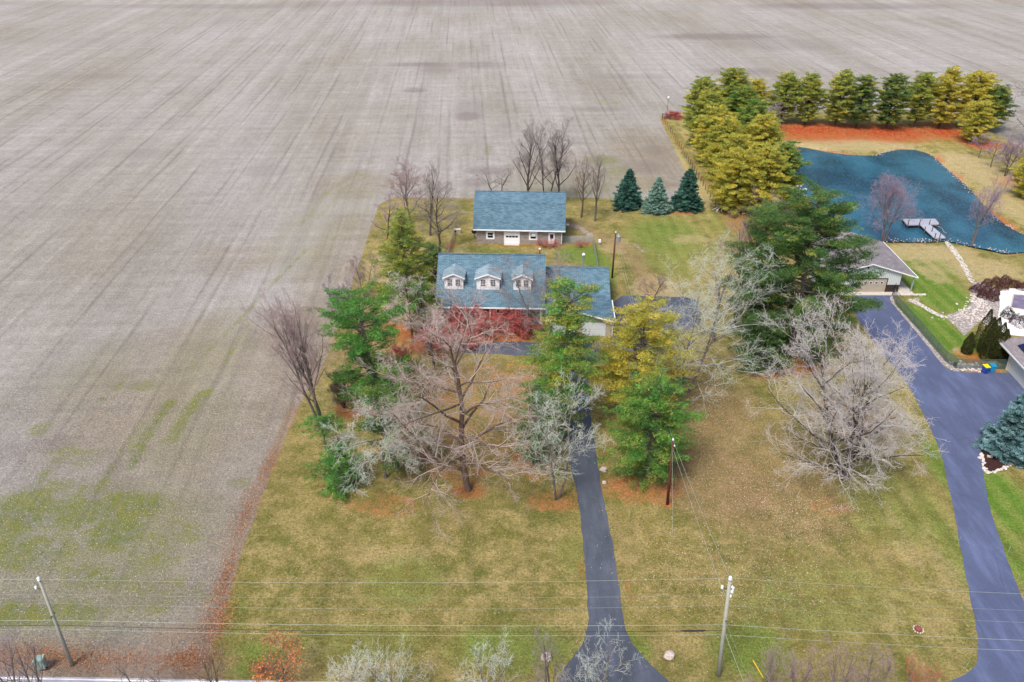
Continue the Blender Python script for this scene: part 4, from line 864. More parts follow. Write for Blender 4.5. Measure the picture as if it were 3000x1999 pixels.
bare_tree('bare_tree', 2470, 1400, 905, 490, 117, 'huge dome shaped silver bare tree beside the neighbour driveway', 'twig_white', 'bark_dark', limbs=16, subs=8, spread=1.05, clear=.12, droop=.12, deep=.85, rmin=.0125, multi=3, trunk_r=.27, off=-.12)
bare_tree('bare_tree', 2150, 960, 545, 190, 118, 'tall pinkish bare tree between the back lawn and the large pine', 'twig_pink', 'bark_grey', limbs=10, subs=6, spread=.7, rmin=.0115)
bare_tree('bare_tree', 2255, 760, 560, 150, 119, 'grey bare tree behind the large pine at the foot of the grove', 'twig_grey', 'bark_grey', limbs=10, subs=7, spread=.8, rmin=.012)
bare_tree('bare_tree', 2090, 1000, 720, 200, 120, 'pinkish bare tree between the parking apron and the large pine', 'twig_pink', 'bark_grey', limbs=8, subs=5, spread=.9, rmin=.012)
bare_tree('bare_tree', 1905, 905, 790, 120, 121, 'small bare tree just behind the far edge of the parking apron', 'twig_brown', 'bark_grey', limbs=8, subs=6, spread=1.0, rmin=.011)
bare_tree('bare_tree', 2160, 800, 640, 130, 122, 'low pink twigged bare tree at the end of the wire fence', 'twig_pink', 'bark_grey', limbs=9, subs=6, spread=1.0, rmin=.012)
bare_tree('bare_tree', 2587, 708, 508, 160, 123, 'white branched bare tree with mauve twigs on the pond shore left of the dock', 'twig_mauve', 'bark_grey', limbs=11, subs=7, spread=.75, multi=3, rmin=.012, clear=.3)
bare_tree('bare_tree', 2846, 722, 512, 120, 124, 'forked bare tree on the pond shore right of the dock', 'twig_mauve', 'bark_grey', limbs=9, subs=7, spread=.8, multi=2, rmin=.012, off=.25, clear=.35)
bare_tree('bare_tree', 2866, 462, 385, 70, 125, 'small mauve bare tree left of three beyond the far bank', 'twig_mauve', 'bark_grey', limbs=8, subs=6, spread=1, rmin=.015)
bare_tree('bare_tree', 2902, 490, 395, 70, 126, 'small mauve bare tree middle of three beyond the far bank', 'twig_mauve', 'bark_grey', limbs=8, subs=6, spread=1, rmin=.015)
bare_tree('bare_tree', 2944, 516, 390, 95, 127, 'dark forked mauve bare tree right of three beyond the far bank', 'twig_mauve', 'bark_dark', limbs=9, subs=7, spread=1, multi=2, rmin=.017)
bare_tree('bare_tree', 3020, 430, 180, 200, 128, 'big dark bare tree at the right edge behind the pond', 'twig_grey', 'bark_dark', limbs=12, subs=7, spread=1.0, rmin=.018, clear=.15)
bare_tree('bare_tree', 2265, 380, 295, 70, 129, 'small pale birch like bare tree at the left end of the pond row', 'twig_mauve', 'twig_white', limbs=8, subs=6, spread=.8, rmin=.014)
bare_tree('bare_tree', 1605, 985, 740, 290, 130, 'bare tree spreading across the roof in front of the house', 'twig_grey', 'bark_grey', limbs=10, subs=7, spread=.95, off=-.12, rmin=.011, multi=2)
bare_tree('bare_tree', 1210, 1000, 800, 170, 131, 'whitish bare tree at the left front corner of the house', 'twig_white', 'bark_dark', limbs=12, subs=7, spread=1.0, rmin=.012)
bare_tree('bare_tree', 1330, 1000, 820, 170, 132, 'grey bare tree in front of the left dormer', 'twig_grey', 'bark_grey', limbs=9, subs=6, spread=.9, rmin=.011)
bare_tree('bare_tree', 1010, 960, 800, 110, 133, 'mauve bare thicket tree at the edge of the field left of the house', 'twig_mauve', 'bark_dark', limbs=9, subs=7, spread=1, rmin=.011, multi=3, clear=.1)
bare_tree('bare_tree', 1070, 870, 745, 110, 134, 'pale bare thicket tree left of the olive and gold pine', 'twig_pink', 'bark_grey', limbs=9, subs=7, spread=1, rmin=.011, multi=2, clear=.1)
bare_tree('bare_tree', 1010, 1195, 1085, 80, 135, 'dark vase shaped bare shrub under the bright green pine', 'twig_brown', 'bark_dark', limbs=9, subs=6, spread=.9, rmin=.014, multi=4, clear=.1)
bare_tree('bare_tree', 1275, 1080, 900, 180, 136, 'pink twigged bare tree left of the red shrubs in front of the house', 'twig_pink', 'bark_dark', limbs=10, subs=7, spread=1, rmin=.011)
# red twig shrubs before the house
rt = [(1240, 965, 905, 95), (1300, 985, 905, 120), (1370, 975, 898, 120), (1440, 990, 902, 130), (1500, 975, 905, 110), (1545, 985, 915, 80), (1260, 1035, 965, 110), (1350, 1020, 945, 110), (1180, 1090, 1010, 100)]
rn = ['first', 'second', 'third', 'fourth', 'fifth', 'sixth', 'seventh', 'eighth', 'ninth']
for i, (x, y, tp, wd) in enumerate(rt):
    bare_tree('red_twig_shrub', x, y, tp, wd, 150+i, ('red twigged shrub before the house front, %s from the left' % rn[i]) if i < 6 else ['red twigged shrub in the front row below the left dormer', 'red twigged shrub in the front row below the middle dormer', 'reddish shrub lowest and leftmost of the red twig bed'][i-6], 'twig_red', 'bark_brown', 'shrub', limbs=9, subs=7, spread=1.1, multi=3, clear=.05, rmin=.014, group='red twigged shrubs in front of the house')
bare_tree('red_twig_shrub', 1975, 346, 326, 60, 160, 'red brush by the lamp post at the far field corner', 'twig_red', 'bark_brown', 'shrub', limbs=9, subs=6, spread=1.2, multi=4, clear=.05, rmin=.03)
bare_tree('twiggy_shrub', 2325, 497, 478, 34, 161, 'small brown shrub standing in the pond near its left bank', 'twig_brown', 'bark_brown', 'shrub', limbs=9, subs=6, spread=1.2, multi=4, clear=.05, rmin=.014)
for i, x in enumerate((1580, 1610, 1690)):
    bare_tree('red_twig_shrub', x+10, 724, 711, 50, 163+i, 'low red twigs along the barn front, ' + ['right of its garage door', 'below its air conditioner window', 'past its right corner'][i], 'twig_red', 'bark_brown', 'shrub', limbs=6, subs=5, spread=1.2, multi=3, clear=.05, rmin=.008)
# foreground twig tops along the near verge
fgt = [(60, 2060, 1860, 130, 'twig_mauve', 'leftmost bare verge tree beside the pale green cabinet'), (130, 2080, 1850, 120, 'twig_grey', 'bare verge tree rising in front of the pale green cabinet'), (470, 2060, 1885, 230, 'twig_grey', 'grey bare thicket by the road right of the left utility pole'), (640, 2050, 1885, 110, 'twig_brown', 'pale stemmed bare tree at the near corner of the front lawn'),
       (1010, 2040, 1930, 150, 'twig_lichen', 'low pale bare tree right of the orange leaved sapling'), (1165, 2080, 1885, 260, 'twig_lichen', 'bushy whitish bare tree at the lower edge, left of centre'), (1440, 2070, 1895, 210, 'twig_lichen', 'sparse whitish bare tree at the lower edge between the whitish and vase shaped trees'), (1610, 2110, 1850, 160, 'twig_grey', 'upright bare tree standing before the left boulder'), (1740, 2110, 1845, 230, 'twig_lichen', 'fan shaped bare tree in front of the driveway mouth'),
       (2230, 2060, 1905, 140, 'twig_pink', 'low pinkish bare tree right of the right utility pole'), (2320, 2080, 1885, 150, 'twig_pink', 'pinkish bare tree left of centre in the lower right group'), (2440, 2080, 1880, 160, 'twig_pink', 'pinkish bare tree with straight stem in the lower right group'), (2545, 2080, 1875, 170, 'twig_pink', 'tallest pinkish bare tree of the lower right group'), (2660, 2060, 1945, 120, 'twig_red', 'short reddish bare tree at the right of the lower right group')]
for i, (x, y, tp, wd, tw, lb) in enumerate(fgt):
    bare_tree('bare_tree', x, y, tp, wd, 170+i, lb, tw, 'bark_grey' if 'white' not in tw else 'twig_grey', limbs=8, subs=5, spread=.75, multi=2, clear=.15, rmin=.0075)
bare_tree('oak_sapling', 825, 2020, 1895, 190, 190, 'sapling holding dry orange leaves at the roadside', 'twig_brown', 'bark_grey', limbs=9, subs=6, spread=1.0, clear=.1, rmin=.012, leafcol=lin(214, 136, 80, 1.1)[:3])
# evergreens and shrubs by the neighbour
ARB = [lin(66, 72, 36)[:3], lin(84, 86, 42)[:3], lin(48, 56, 30)[:3]]
av = [(2868, 1020, 906), (2830, 1035, 975), (2880, 1035, 930), (2893, 1040, 930), (2886, 1052, 950), (2910, 1052, 945), (2925, 1050, 965), (2935, 1060, 1010)]
an = ['tallest rearmost', 'short leftmost', 'second tallest', 'middle rear', 'front left', 'front middle', 'right hand', 'short rightmost']
for i, (x, y, tp) in enumerate(av):
    Y = P(x, y)[1]; hh = ZAT(tp, Y)
    bush('arborvitae', x, y, .95 if hh > 3.5 else .7, hh, 200+i, '%s columnar evergreen of the clump by the neighbour house' % an[i], ARB, 'columnar evergreens beside the neighbour house', .15, 5200, 1.05, 'shrub', col=True)
BUR = [lin(104, 66, 66)[:3], lin(82, 50, 54)[:3], lin(128, 84, 80)[:3]]
bs = [(2858, 853), (2890, 838), (2918, 832), (2945, 828), (2970, 840), (2993, 848), (2885, 858), (2912, 862), (2878, 872), (2906, 878), (2935, 846)]
bn = ['leftmost', 'rear left', 'rear middle', 'rear right', 'right', 'rightmost', 'middle left', 'middle', 'front left', 'front right', 'inner right']
for i, (x, y) in enumerate(bs): bush('round_shrub', x, y, .95, 1.25, 220+i, '%s clipped burgundy shrub of the cluster above the pool terrace' % bn[i], BUR, 'clipped burgundy shrubs by the pool', .12, 2200, .95)
bush('round_shrub', 2950, 930, 1.1, 1.7, 235, 'olive green rounded shrub on the pool terrace', ARB, None, .14, 1800, .8)
bush('round_shrub', 2985, 950, 1.6, 1.6, 236, 'mauve brown twiggy rounded shrub on the pool terrace', [lin(110, 84, 92)[:3], lin(130, 104, 110)[:3], lin(92, 74, 80)[:3]], None, .16, 2000, .7)
# ------------------------------------------------------------------ mulch bed
mb = smooth_poly(G([(2874, 1305), (2880, 1366), (2892, 1384), (2925, 1376), (2960, 1358), (2985, 1325), (3010, 1290), (2960, 1262), (2895, 1262)]), 1)
sheet('mulch_bed', mb, .03, 'mulch', sm=0)
def stones(name, pts, n, size, spreadw, seed, mat='pink_stone', label=None, cat=None, group=None, z0=0.0):
    rnd = random.Random(seed); c = G(pts); m = MB(); L_ = [np.linalg.norm(c[i+1]-c[i]) for i in range(len(c)-1)]; T = sum(L_)
    for k in range(n):
        s_ = rnd.uniform(0, T); i = 0
        while i < len(L_)-1 and s_ > L_[i]: s_ -= L_[i]; i += 1
        q = c[i]+(c[i+1]-c[i])*s_/L_[i]; r_ = size*rnd.uniform(.5, 1.4)
        m.ball((q[0]+rnd.gauss(0, spreadw), q[1]+rnd.gauss(0, spreadw), z0+r_*.3), (r_, r_*rnd.uniform(.7, 1.2), r_*.7), k, .25, 5, 4)
    o = m.build(name, mat); o['kind'] = 'stuff'; o['label'] = label; o['category'] = cat or 'stones'; return o
stones('bed_edging', [(2876, 1330), (2880, 1368), (2892, 1388), (2925, 1380), (2962, 1360), (2990, 1325)], 90, .16, .12, 1, label='pale stones edging the mulch bed under the silver blue spruce')
stones('shore_stones', [(2262, 436), (2313, 424), (2363, 427), (2429, 441), (2485, 449), (2562, 453), (2595, 442), (2639, 432), (2694, 435), (2733, 452), (2761, 479), (2799, 513), (2838, 546), (2888, 606), (2932, 645), (3000, 681)], 300, .1, .3, 2, 'rock', label='scattered stones along the far shore of the pond', z0=-.3)
stones('bank_stones', [(2290, 485), (2312, 505), (2345, 550), (2365, 580)], 80, .22, .5, 3, label='pale rocks on the left bank of the pond beneath the grove', z0=-.25)
stones('bank_stones', [(2600, 702), (2700, 702), (2777, 700), (2849, 716), (2904, 727), (2960, 736)], 130, .1, .5, 4, 'rock', label='small stones along the near shore of the pond by the dock', z0=-.2)
stones('gravel', [(2770, 930), (2830, 935), (2860, 900), (2870, 870), (2860, 940), (2900, 930)], 260, .16, 1.0, 5, label='loose white rocks in the bed beside the pool terrace')
stones('gravel', [(2800, 1072), (2830, 1075), (2868, 1077)], 160, .14, .5, 6, label='loose pale rocks along the foot of the fence by the bins')
for (x, y, r_, lb) in ((1601, 1930, .5, 'pale grey boulder left of the driveway mouth'), (1960, 1925, .5, 'pointed pale boulder right of the driveway mouth'), (1768, 1380, .42, 'brownish boulder at the driveway edge under the green pine'), (1771, 1416, .26, 'small pale rock beside the driveway')):
    X, Y, _ = P(x, y); o = MB().ball((0, 0, r_*.45), (r_, r_*.85, r_*.75), int(x), .18, 9, 7).build('boulder', 'rock'); o.location = (X, Y, 0); tagp(o, lb, 'boulder')
# ------------------------------------------------------------------ fallen leaves (real leaves)
rs = np.random.RandomState(5)
def scatter(poly_px, n, cols, size, name, label, blobsp=None, k=.9):
    if poly_px is not None:
        g = G(poly_px); lo = g.min(0); hi = g.max(0); q = rs.uniform(lo, hi, (n*3, 2)); q = q[inside(q[:, 0], q[:, 1], g)][:n]
    if blobsp is not None:
        qs = []
        for x, y, rx, ry, nn in blobsp:
            c = P(x, y); sx = abs(P(x+rx, y)[0]-c[0]); sy = abs(P(x, y-ry)[1]-P(x, y+ry)[1])/2; qs.append(np.stack([rs.normal(c[0], sx*.6, nn), rs.normal(c[1], sy*.6, nn)], 1))
        q = np.vstack(qs)
    q = q[~inside(q[:, 0], q[:, 1], POND)]
    n = len(q); Pc = np.column_stack([q, np.full(n, .05)]); V, _ = blades(Pc, rs, size, size*.8, .0); V[:, 2] = np.clip(V[:, 2], .03, .14)
    cols = np.array(cols); o = npmesh(name, V, 3, 'leaf', None, cols[rs.randint(0, len(cols), n)]*rs.uniform(.7, 1.25, (n, 1))*k); o['kind'] = 'stuff'; o['label'] = label; o['category'] = 'leaves'
PK = [lin(216, 180, 170)[:3], lin(186, 130, 116)[:3], lin(160, 104, 86)[:3], lin(220, 206, 196)[:3]]
BR = [lin(176, 110, 70)[:3], lin(140, 84, 58)[:3], lin(206, 150, 104)[:3], lin(120, 76, 60)[:3]]
scatter(None, 0, PK, .085, 'fallen_leaves', 'pale pinkish leaves scattered over the right front lawn', [(2150, 1350, 200, 200, 6000), (2350, 1500, 200, 100, 5000), (2200, 1700, 250, 120, 3500), (2050, 1150, 160, 100, 3000), (2470, 1490, 40, 15, 500), (1900, 1600, 100, 220, 1500)])
scatter([(650, 1850), (900, 1500), (1650, 1500), (1700, 1950), (700, 1960)], 1500, PK, .08, 'fallen_leaves', 'sparse pale leaves dotted over the left front lawn')
scatter(None, 0, BR, .1, 'fallen_leaves', 'rust brown leaves drifted along the border between field and lawn', [(560, 1930, 60, 40, 1500), (640, 1820, 40, 70, 1800), (660, 1700, 30, 80, 1500), (720, 1500, 30, 90, 1500), (790, 1360, 24, 60, 900), (300, 1935, 300, 30, 3000), (100, 1920, 120, 30, 1500), (860, 1200, 30, 60, 500)])
scatter(None, 0, BR, .1, 'fallen_leaves', 'brown leaves gathered under the trees on the left lawn', [(1250, 1300, 200, 120, 2200), (1100, 1050, 90, 100, 700), (1500, 1200, 120, 160, 1000), (1370, 1440, 40, 14, 300)])
scatter(None, 0, [lin(196, 60, 40)[:3], lin(214, 92, 52)[:3]], .3, 'fallen_needles', 'orange red needles carpeting the bank under the pond row', [(2380, 382, 110, 16, 1500), (2600, 385, 120, 16, 1800), (2780, 388, 60, 14, 800), (2880, 425, 50, 10, 500)], k=.75)
scatter([(0, 1150), (820, 1150), (790, 1330), (600, 1930), (0, 1900)], 26000, [lin(206, 196, 186)[:3], lin(186, 172, 158)[:3], lin(128, 116, 106)[:3]], .1, 'crop_residue', 'dry crop residue littering the ploughed field near the road', k=.8)
def tufts(poly_px, n, cols, size, label):
    g = G(poly_px); lo = g.min(0); hi = g.max(0); q = rs.uniform(lo, hi, (n*3, 2)); q = q[inside(q[:, 0], q[:, 1], g)][:n]
    for P_ in (G(DRIVE), G(ND), POND): q = q[~inside(q[:, 0], q[:, 1], P_)]
    n = len(q); V, _ = blades(np.column_stack([q, np.full(n, .03)]), rs, size, size*.5, .9); V[:, 2] = np.clip(V[:, 2], .0, .2)
    cols = np.array(cols); o = npmesh('grass', V, 3, 'foliage', None, cols[rs.randint(0, len(cols), n)]*rs.uniform(.6, 1.3, (n, 1))); o['kind'] = 'stuff'; o['label'] = label; o['category'] = 'grass'
tufts([(600, 1990), (680, 1700), (850, 1300), (1100, 1150), (2250, 1100), (2700, 1250), (2830, 1700), (2860, 1990)], 70000, [lin(160, 148, 84)[:3], lin(116, 120, 58)[:3], lin(186, 168, 116)[:3], lin(90, 104, 50)[:3]], .13, 'short winter grass over the front lawns')
# ------------------------------------------------------------------ poles and wires
def upole(name, bx, by, tx, ty, r0, r1, mat, label, topz=None):
    X, Y, _ = P(bx, by); z = topz or ZAT(ty, Y); tp = P(tx, ty, z); t = empty(name, (X, Y, 0), 0, label, 'utility pole')
    MB().tube([(0, 0, -.3), ((tp[0]-X)*.5, 0, z*.5), (tp[0]-X, 0, z)], [r0, (r0+r1)/2, r1], 10).build('pole', mat, t, True)
    return t, (X, Y), (tp[0]-X, z)
def onp(pole, f): (t, b, (dx, z)) = pole; return Vector((b[0]+dx*f, b[1], z*f))
def insul(t, p, mat='porcelain', s=1.0, nm='insulator'):
    l = Vector(p)-Vector(t.location); m = MB()
    for k in range(3): m.tube([l+Vector((0, 0, -.12*s+k*.09*s)), l+Vector((0, 0, -.06*s+k*.09*s))], [.11*s, .06*s], 8)
    return m.build(nm, mat, t)
p1 = upole('utility_pole', 212, 1950, 117, 1705, .16, .11, 'pole', 'weathered leaning utility pole at the lower left by the cabinet')
p2 = upole('utility_pole', 2105, 1980, 2138, 1703, .19, .13, 'pole', 'grey utility pole with insulators at the lower right by the road')
p3 = upole('utility_pole', 1955, 1478, 1972, 1290, .15, .11, 'pole_brown', 'reddish brown service pole standing on the right front lawn')
p4 = upole('utility_pole', 1793, 815, 1804, 682, .16, .12, 'pole_brown', 'dark brown service pole with a transformer behind the garage wing')
# hardware
for pl_ in (p1, p2):
    t = pl_[0]; tp = onp(pl_, 1.0); insul(t, tp+Vector((0, 0, .35)), s=1.3); 
    m = MB(); l = tp-Vector(t.location); m.tube([l+Vector((0, 0, -.2)), l+Vector((0, 0, .3))], .05, 6); m.tube([l+Vector((0, 0, -.9)), l+Vector((-.45, 0, -.7))], .045, 6); m.build('bracket', 'darkmetal', t)
    insul(t, tp+Vector((-.5, 0, -.6))); 
    l2 = onp(pl_, .62)-Vector(t.location); MB().tube([l2+Vector((0, -.3, 0)), l2+Vector((0, .3, 0))], .05, 6).build('bracket', 'darkmetal', t)
t = p2[0]
for z_ in (-.6, -1.1, -1.6): insul(t, onp(p2, 1)+Vector((.28, 0, z_)), s=.8)
MB().tube([onp(p2, .9)+Vector((.3, -.05, -.1))-Vector(t.location), onp(p2, .9)+Vector((.3, -.05, .5))-Vector(t.location)], .09, 8).build('cutout_fuse', 'porcelain', t)
t = p3[0]; insul(t, onp(p3, 1)+Vector((0, 0, .1))); insul(t, onp(p3, .93)+Vector((.18, -.1, 0)), s=.7)
t = p4[0]; q = onp(p4, .88)-Vector(t.location); m = MB().tube([q+Vector((.55, -.05, -.5)), q+Vector((.55, -.05, .4)), q+Vector((.55, -.05, .5))], [.33, .33, .2], 12); tr_ = m.build('transformer', 'metal', t, False)
MB().tube([q+Vector((.45, 0, .5)), q+Vector((.45, 0, .75))], .05, 6).build('bushing', 'porcelain', tr_); insul(t, onp(p4, 1)+Vector((0, 0, .12)))
MB().tube([q+Vector((0, 0, .1)), q+Vector((.3, -.03, .1))], .05, 6).build('bracket', 'darkmetal', t)
def wire(a_, b_, sag, r, mat, label, name='power_line', n=24, spl=None):
    a_, b_ = Vector(a_), Vector(b_); m = MB(); pts = []
    for i in range(n+1): u = i/n; p = a_.lerp(b_, u); p.z -= 4*sag*u*(1-u); pts.append(p-a_)
    m.tube(pts, r, 5); o = empty(name, a_, 0, label, 'wire') if spl else None
    w_ = m.build('wire' if spl else name, mat, o)
    if not spl: w_.location = a_; tagp(w_, label, 'wire')
    else:
        for u0, u1 in spl:
            s_ = MB(); i0 = a_.lerp(b_, u0)-a_; i1 = a_.lerp(b_, u1)-a_; i0.z -= 4*sag*u0*(1-u0); i1.z -= 4*sag*u1*(1-u1)
            s_.tube([i0, i0.lerp(i1, .15), i0.lerp(i1, .85), i1], [r, .075, .075, r], 6).build('splice_case', 'black', o)
dirn = (onp(p2, 1)-onp(p1, 1)); dirn.z = 0; dirn.normalize()
specs = [(1.03, .45, .009, 'wire', 'topmost thin line'), (.86, .35, .005, 'wire', 'faint second line'), (.76, .55, .006, 'wire', 'faint third line'), (.56, .35, .013, 'wire', 'thick bright cable'), (.50, .45, .022, 'black', 'black communication cable'), (.455, .4, .011, 'wire', 'lowest thin line')]
for f_, sg, r_, mt, nm in specs:
    a_, b_ = onp(p1, f_), onp(p2, f_)
    wire(a_, b_, sg, r_, mt, nm+' spanning between the left and right roadside poles', spl=[(.935, .975)] if 'black' in nm else None)
    if 'black' not in nm: wire(b_, b_+dirn*44+Vector((0, -1.5, 0)), sg, r_, mt, nm+' leaving the right roadside pole to the right edge')
    wire(a_-dirn*40, a_, sg, r_, mt, nm+' arriving at the left roadside pole from the left edge')
wire(onp(p2, 1.03), onp(p3, 1), .25, .013, 'wire', 'upper pale service wire from the roadside pole to the brown lawn pole')
wire(onp(p2, .8), onp(p3, .9), .35, .013, 'wire', 'lower pale service wire from the roadside pole to the brown lawn pole')
wire(onp(p3, 1), onp(p4, 1), .8, .01, 'wire', 'upper service wire from the lawn pole up to the transformer pole')
wire(onp(p3, .9), onp(p4, .85), .8, .01, 'wire', 'lower service wire from the lawn pole up to the transformer pole')
wire(onp(p3, .88), P(1970, 1568), 0, .012, 'wire', 'straight guy wire anchoring the brown lawn pole', 'guy_wire', 4)
g_ = P(2190, 2030); wire(onp(p2, .5), g_, 0, .018, 'wire', 'thick pale guy wire of the right roadside pole', 'guy_wire', 4)
wire(onp(p2, .6), P(2215, 2040), 0, .007, 'wire', 'thin guy wire right of the thick one', 'guy_wire', 4)
o = MB().tube([Vector(P(2206, 1935, .9))-Vector(P(2236, 1985)), (0, 0, 0)], .05, 6).build('guy_guard', 'yellowpaint'); o.location = P(2236, 1985); tagp(o, 'yellow guy wire guard slanting among the twigs right of the pole', 'guard')
for i, (a_, b_) in enumerate((((1808, 690), (1880, 850)), ((1806, 695), (1868, 850)))):
    z_ = ZAT(a_[1], p4[1][1]); wire((P(a_[0], a_[1], z_)[0], p4[1][1], z_), P(*b_), 0, .007, 'wire', ['right hand', 'left hand'][i]+' guy wire of the transformer pole', 'guy_wire', 4)
# ------------------------------------------------------------------ fences
def mesh_mat(name, c, op):
    t = NT(name); t.base(c, .5, .3); tr = t.n('BsdfTransparent'); mx = t.n('MixShader'); v = t.coord()
    sep = t.n('SeparateXYZ'); t.l(v, sep.inputs[0]); hx = t.math('ADD', sep.outputs[0], sep.outputs[1])
    f1 = t.math('ABSOLUTE', t.math('SUBTRACT', t.math('FRACT', t.math('MULTIPLY', t.math('ADD', hx, sep.outputs[2]), 9)), .5)); f2 = t.math('ABSOLUTE', t.math('SUBTRACT', t.math('FRACT', t.math('MULTIPLY', t.math('SUBTRACT', hx, sep.outputs[2]), 9)), .5))
    k = t.ramp(t.math('MINIMUM', f1, f2), op*.5, op*.5+.02, 1, 0)
    t.l(k, mx.inputs[0]); t.l(tr.outputs[0], mx.inputs[1]); t.l(t.p.outputs[0], mx.inputs[2]); t.l(mx.outputs[0], t.out.inputs[0]); return t.m
M['mesh_grey'] = mesh_mat('galvanised_mesh', lin(170, 178, 190, .8), .26); M['mesh_green'] = mesh_mat('green_mesh', lin(78, 100, 100, .8), .34)
M['rail_green'] = simple('green_rail', lin(84, 110, 108, .8), .5, .1, 4)
def fence(pts, hh, sp, label, meshm, railm, postm=None, posts=True, rail=True, r=.035, mesh=True):
    c = [Vector(P(x, y)) for x, y in pts]; t = empty('fence', c[0], 0, label, 'fence'); m = MB(); rl = MB()
    for i in range(len(c)-1):
        a_, b_ = c[i]-c[0], c[i+1]-c[0]; L_ = (b_-a_).length; n = max(1, int(round(L_/sp)))
        for j in range(n+(i == len(c)-2)):
            q = a_.lerp(b_, j/n); MB().tube([q+Vector((0, 0, -.1)), q+Vector((0, 0, hh+.05))], r, 6).build('post', postm or railm, t)
        m.add([a_, b_, b_+Vector((0, 0, hh)), a_+Vector((0, 0, hh))], [(0, 1, 2, 3)]); rl.tube([a_+Vector((0, 0, hh)), b_+Vector((0, 0, hh))], .028, 5)
    if mesh: m.build('mesh', meshm, t)
    if rail: rl.build('rail', railm, t)
    return t
fence([(2616, 872), (2624, 892), (2700, 978), (2768, 1058), (2800, 1080), (2868, 1082), (2950, 1082)], 1.5, 3, 'dark green chain link fence following the neighbour driveway', 'mesh_green', 'rail_green')
fence([(1338, 665), (1310, 765)], 1.3, 2.6, 'silver chain link fence left of the barn running toward the house', 'mesh_grey', 'metal')
fence([(1737, 712), (1752, 806)], 1.3, 2.6, 'silver chain link fence right of the barn running toward the garage wing', 'mesh_grey', 'metal')
fence([(1647, 712), (1737, 712)], 1.3, 2.4, 'low chain link fence joining the barn corner to the side fence', 'mesh_grey', 'metal')
fence([(1945, 358), (1990, 430), (2040, 512), (2080, 580), (2110, 625)], 1.3, 2.4, 'field fence of thin dark posts beside the golden grove', 'mesh_grey', 'woodpost', 'woodpost', rail=False, r=.07, mesh=False)
fence([(2200, 345), (2500, 338), (2850, 345)], 1.0, 6, 'faint far field fence behind the pond row', 'mesh_grey', 'metal', 'woodpost', mesh=False)
# gate of the neighbour fence
gt = empty('garden_gate', P(2613, 868), 0, 'dark metal gate at the corner of the pale garage', 'gate')
m = MB(); q = Vector(P(2628, 842))-Vector(P(2613, 868))
for u in (0, 1): m.tube([q*u, q*u+Vector((0, 0, 1.7))], .04, 6)
for zz_ in (.1, .9, 1.65): m.tube([Vector((0, 0, zz_)), q+Vector((0, 0, zz_))], .03, 6)
m.build('frame', 'black', gt); m = MB()
for k in range(1, 8): m.tube([q*(k/8)+Vector((0, 0, .1)), q*(k/8)+Vector((0, 0, 1.65))], .018, 4)
m.build('bars', 'black', gt)
# ------------------------------------------------------------------ dock
dk0 = P(2655, 672, 0); 
WZ = -.45; dz = .25
def D3(x, y, z=dz): return Vector(P(x, y, z))
o0 = D3(2700, 650); dock = empty('dock', (o0.x, o0.y, WZ), 0, 'grey wooden dock with a sloping gangway in the pond', 'dock')
off_ = Vector((o0.x, o0.y, WZ))
plf = [D3(2644, 642), D3(2740, 641), D3(2754, 657), D3(2658, 659)]
m = MB(); m.slab([q-off_ for q in plf][::-1], .18); pf = m.build('platform', 'wood', dock)
m = MB(); 
for i in range(18):
    u = (i+.5)/18; a_ = plf[0].lerp(plf[1], u)-off_; b_ = plf[3].lerp(plf[2], u)-off_; m.tube([a_+Vector((0, 0, .012)), b_+Vector((0, 0, .012))], .012, 4)
m.build('plank_gaps', 'woodpost', pf)
gw = [D3(2696, 659, dz+.02), D3(2724, 657, dz+.02), D3(2772, 697, .1), D3(2738, 699, .1)]
MB().slab([q-off_ for q in gw][::-1], .14).build('gangway', 'wood', dock)
m = MB().slab([q-off_+Vector((0, 0, -.19)) for q in plf][::-1], .35); m.build('float', 'black', dock)
for (x, y) in ((2660, 659), (2693, 659), (2722, 659), (2752, 657), (2708, 679), (2730, 678), (2752, 699), (2772, 697), (2755, 680), (2738, 699)):
    q = D3(x, y, dz)-off_; MB().tube([q+Vector((0, 0, -1.0)), q+Vector((0, 0, 1.0))], .08, 6).build('piling', 'woodpost', dock)
m = MB()
for a_, b_ in (((2722, 659), (2755, 680)), ((2755, 680), (2772, 697)), ((2708, 679), (2738, 699))):
    a3, b3 = D3(*a_)-off_, D3(*b_)-off_; mid_ = a3.lerp(b3, .5)+Vector((0, 0, .55)); m.tube([a3+Vector((0, 0, .85)), mid_, b3+Vector((0, 0, .85))], .03, 4)
m.build('rope', 'concrete', dock)
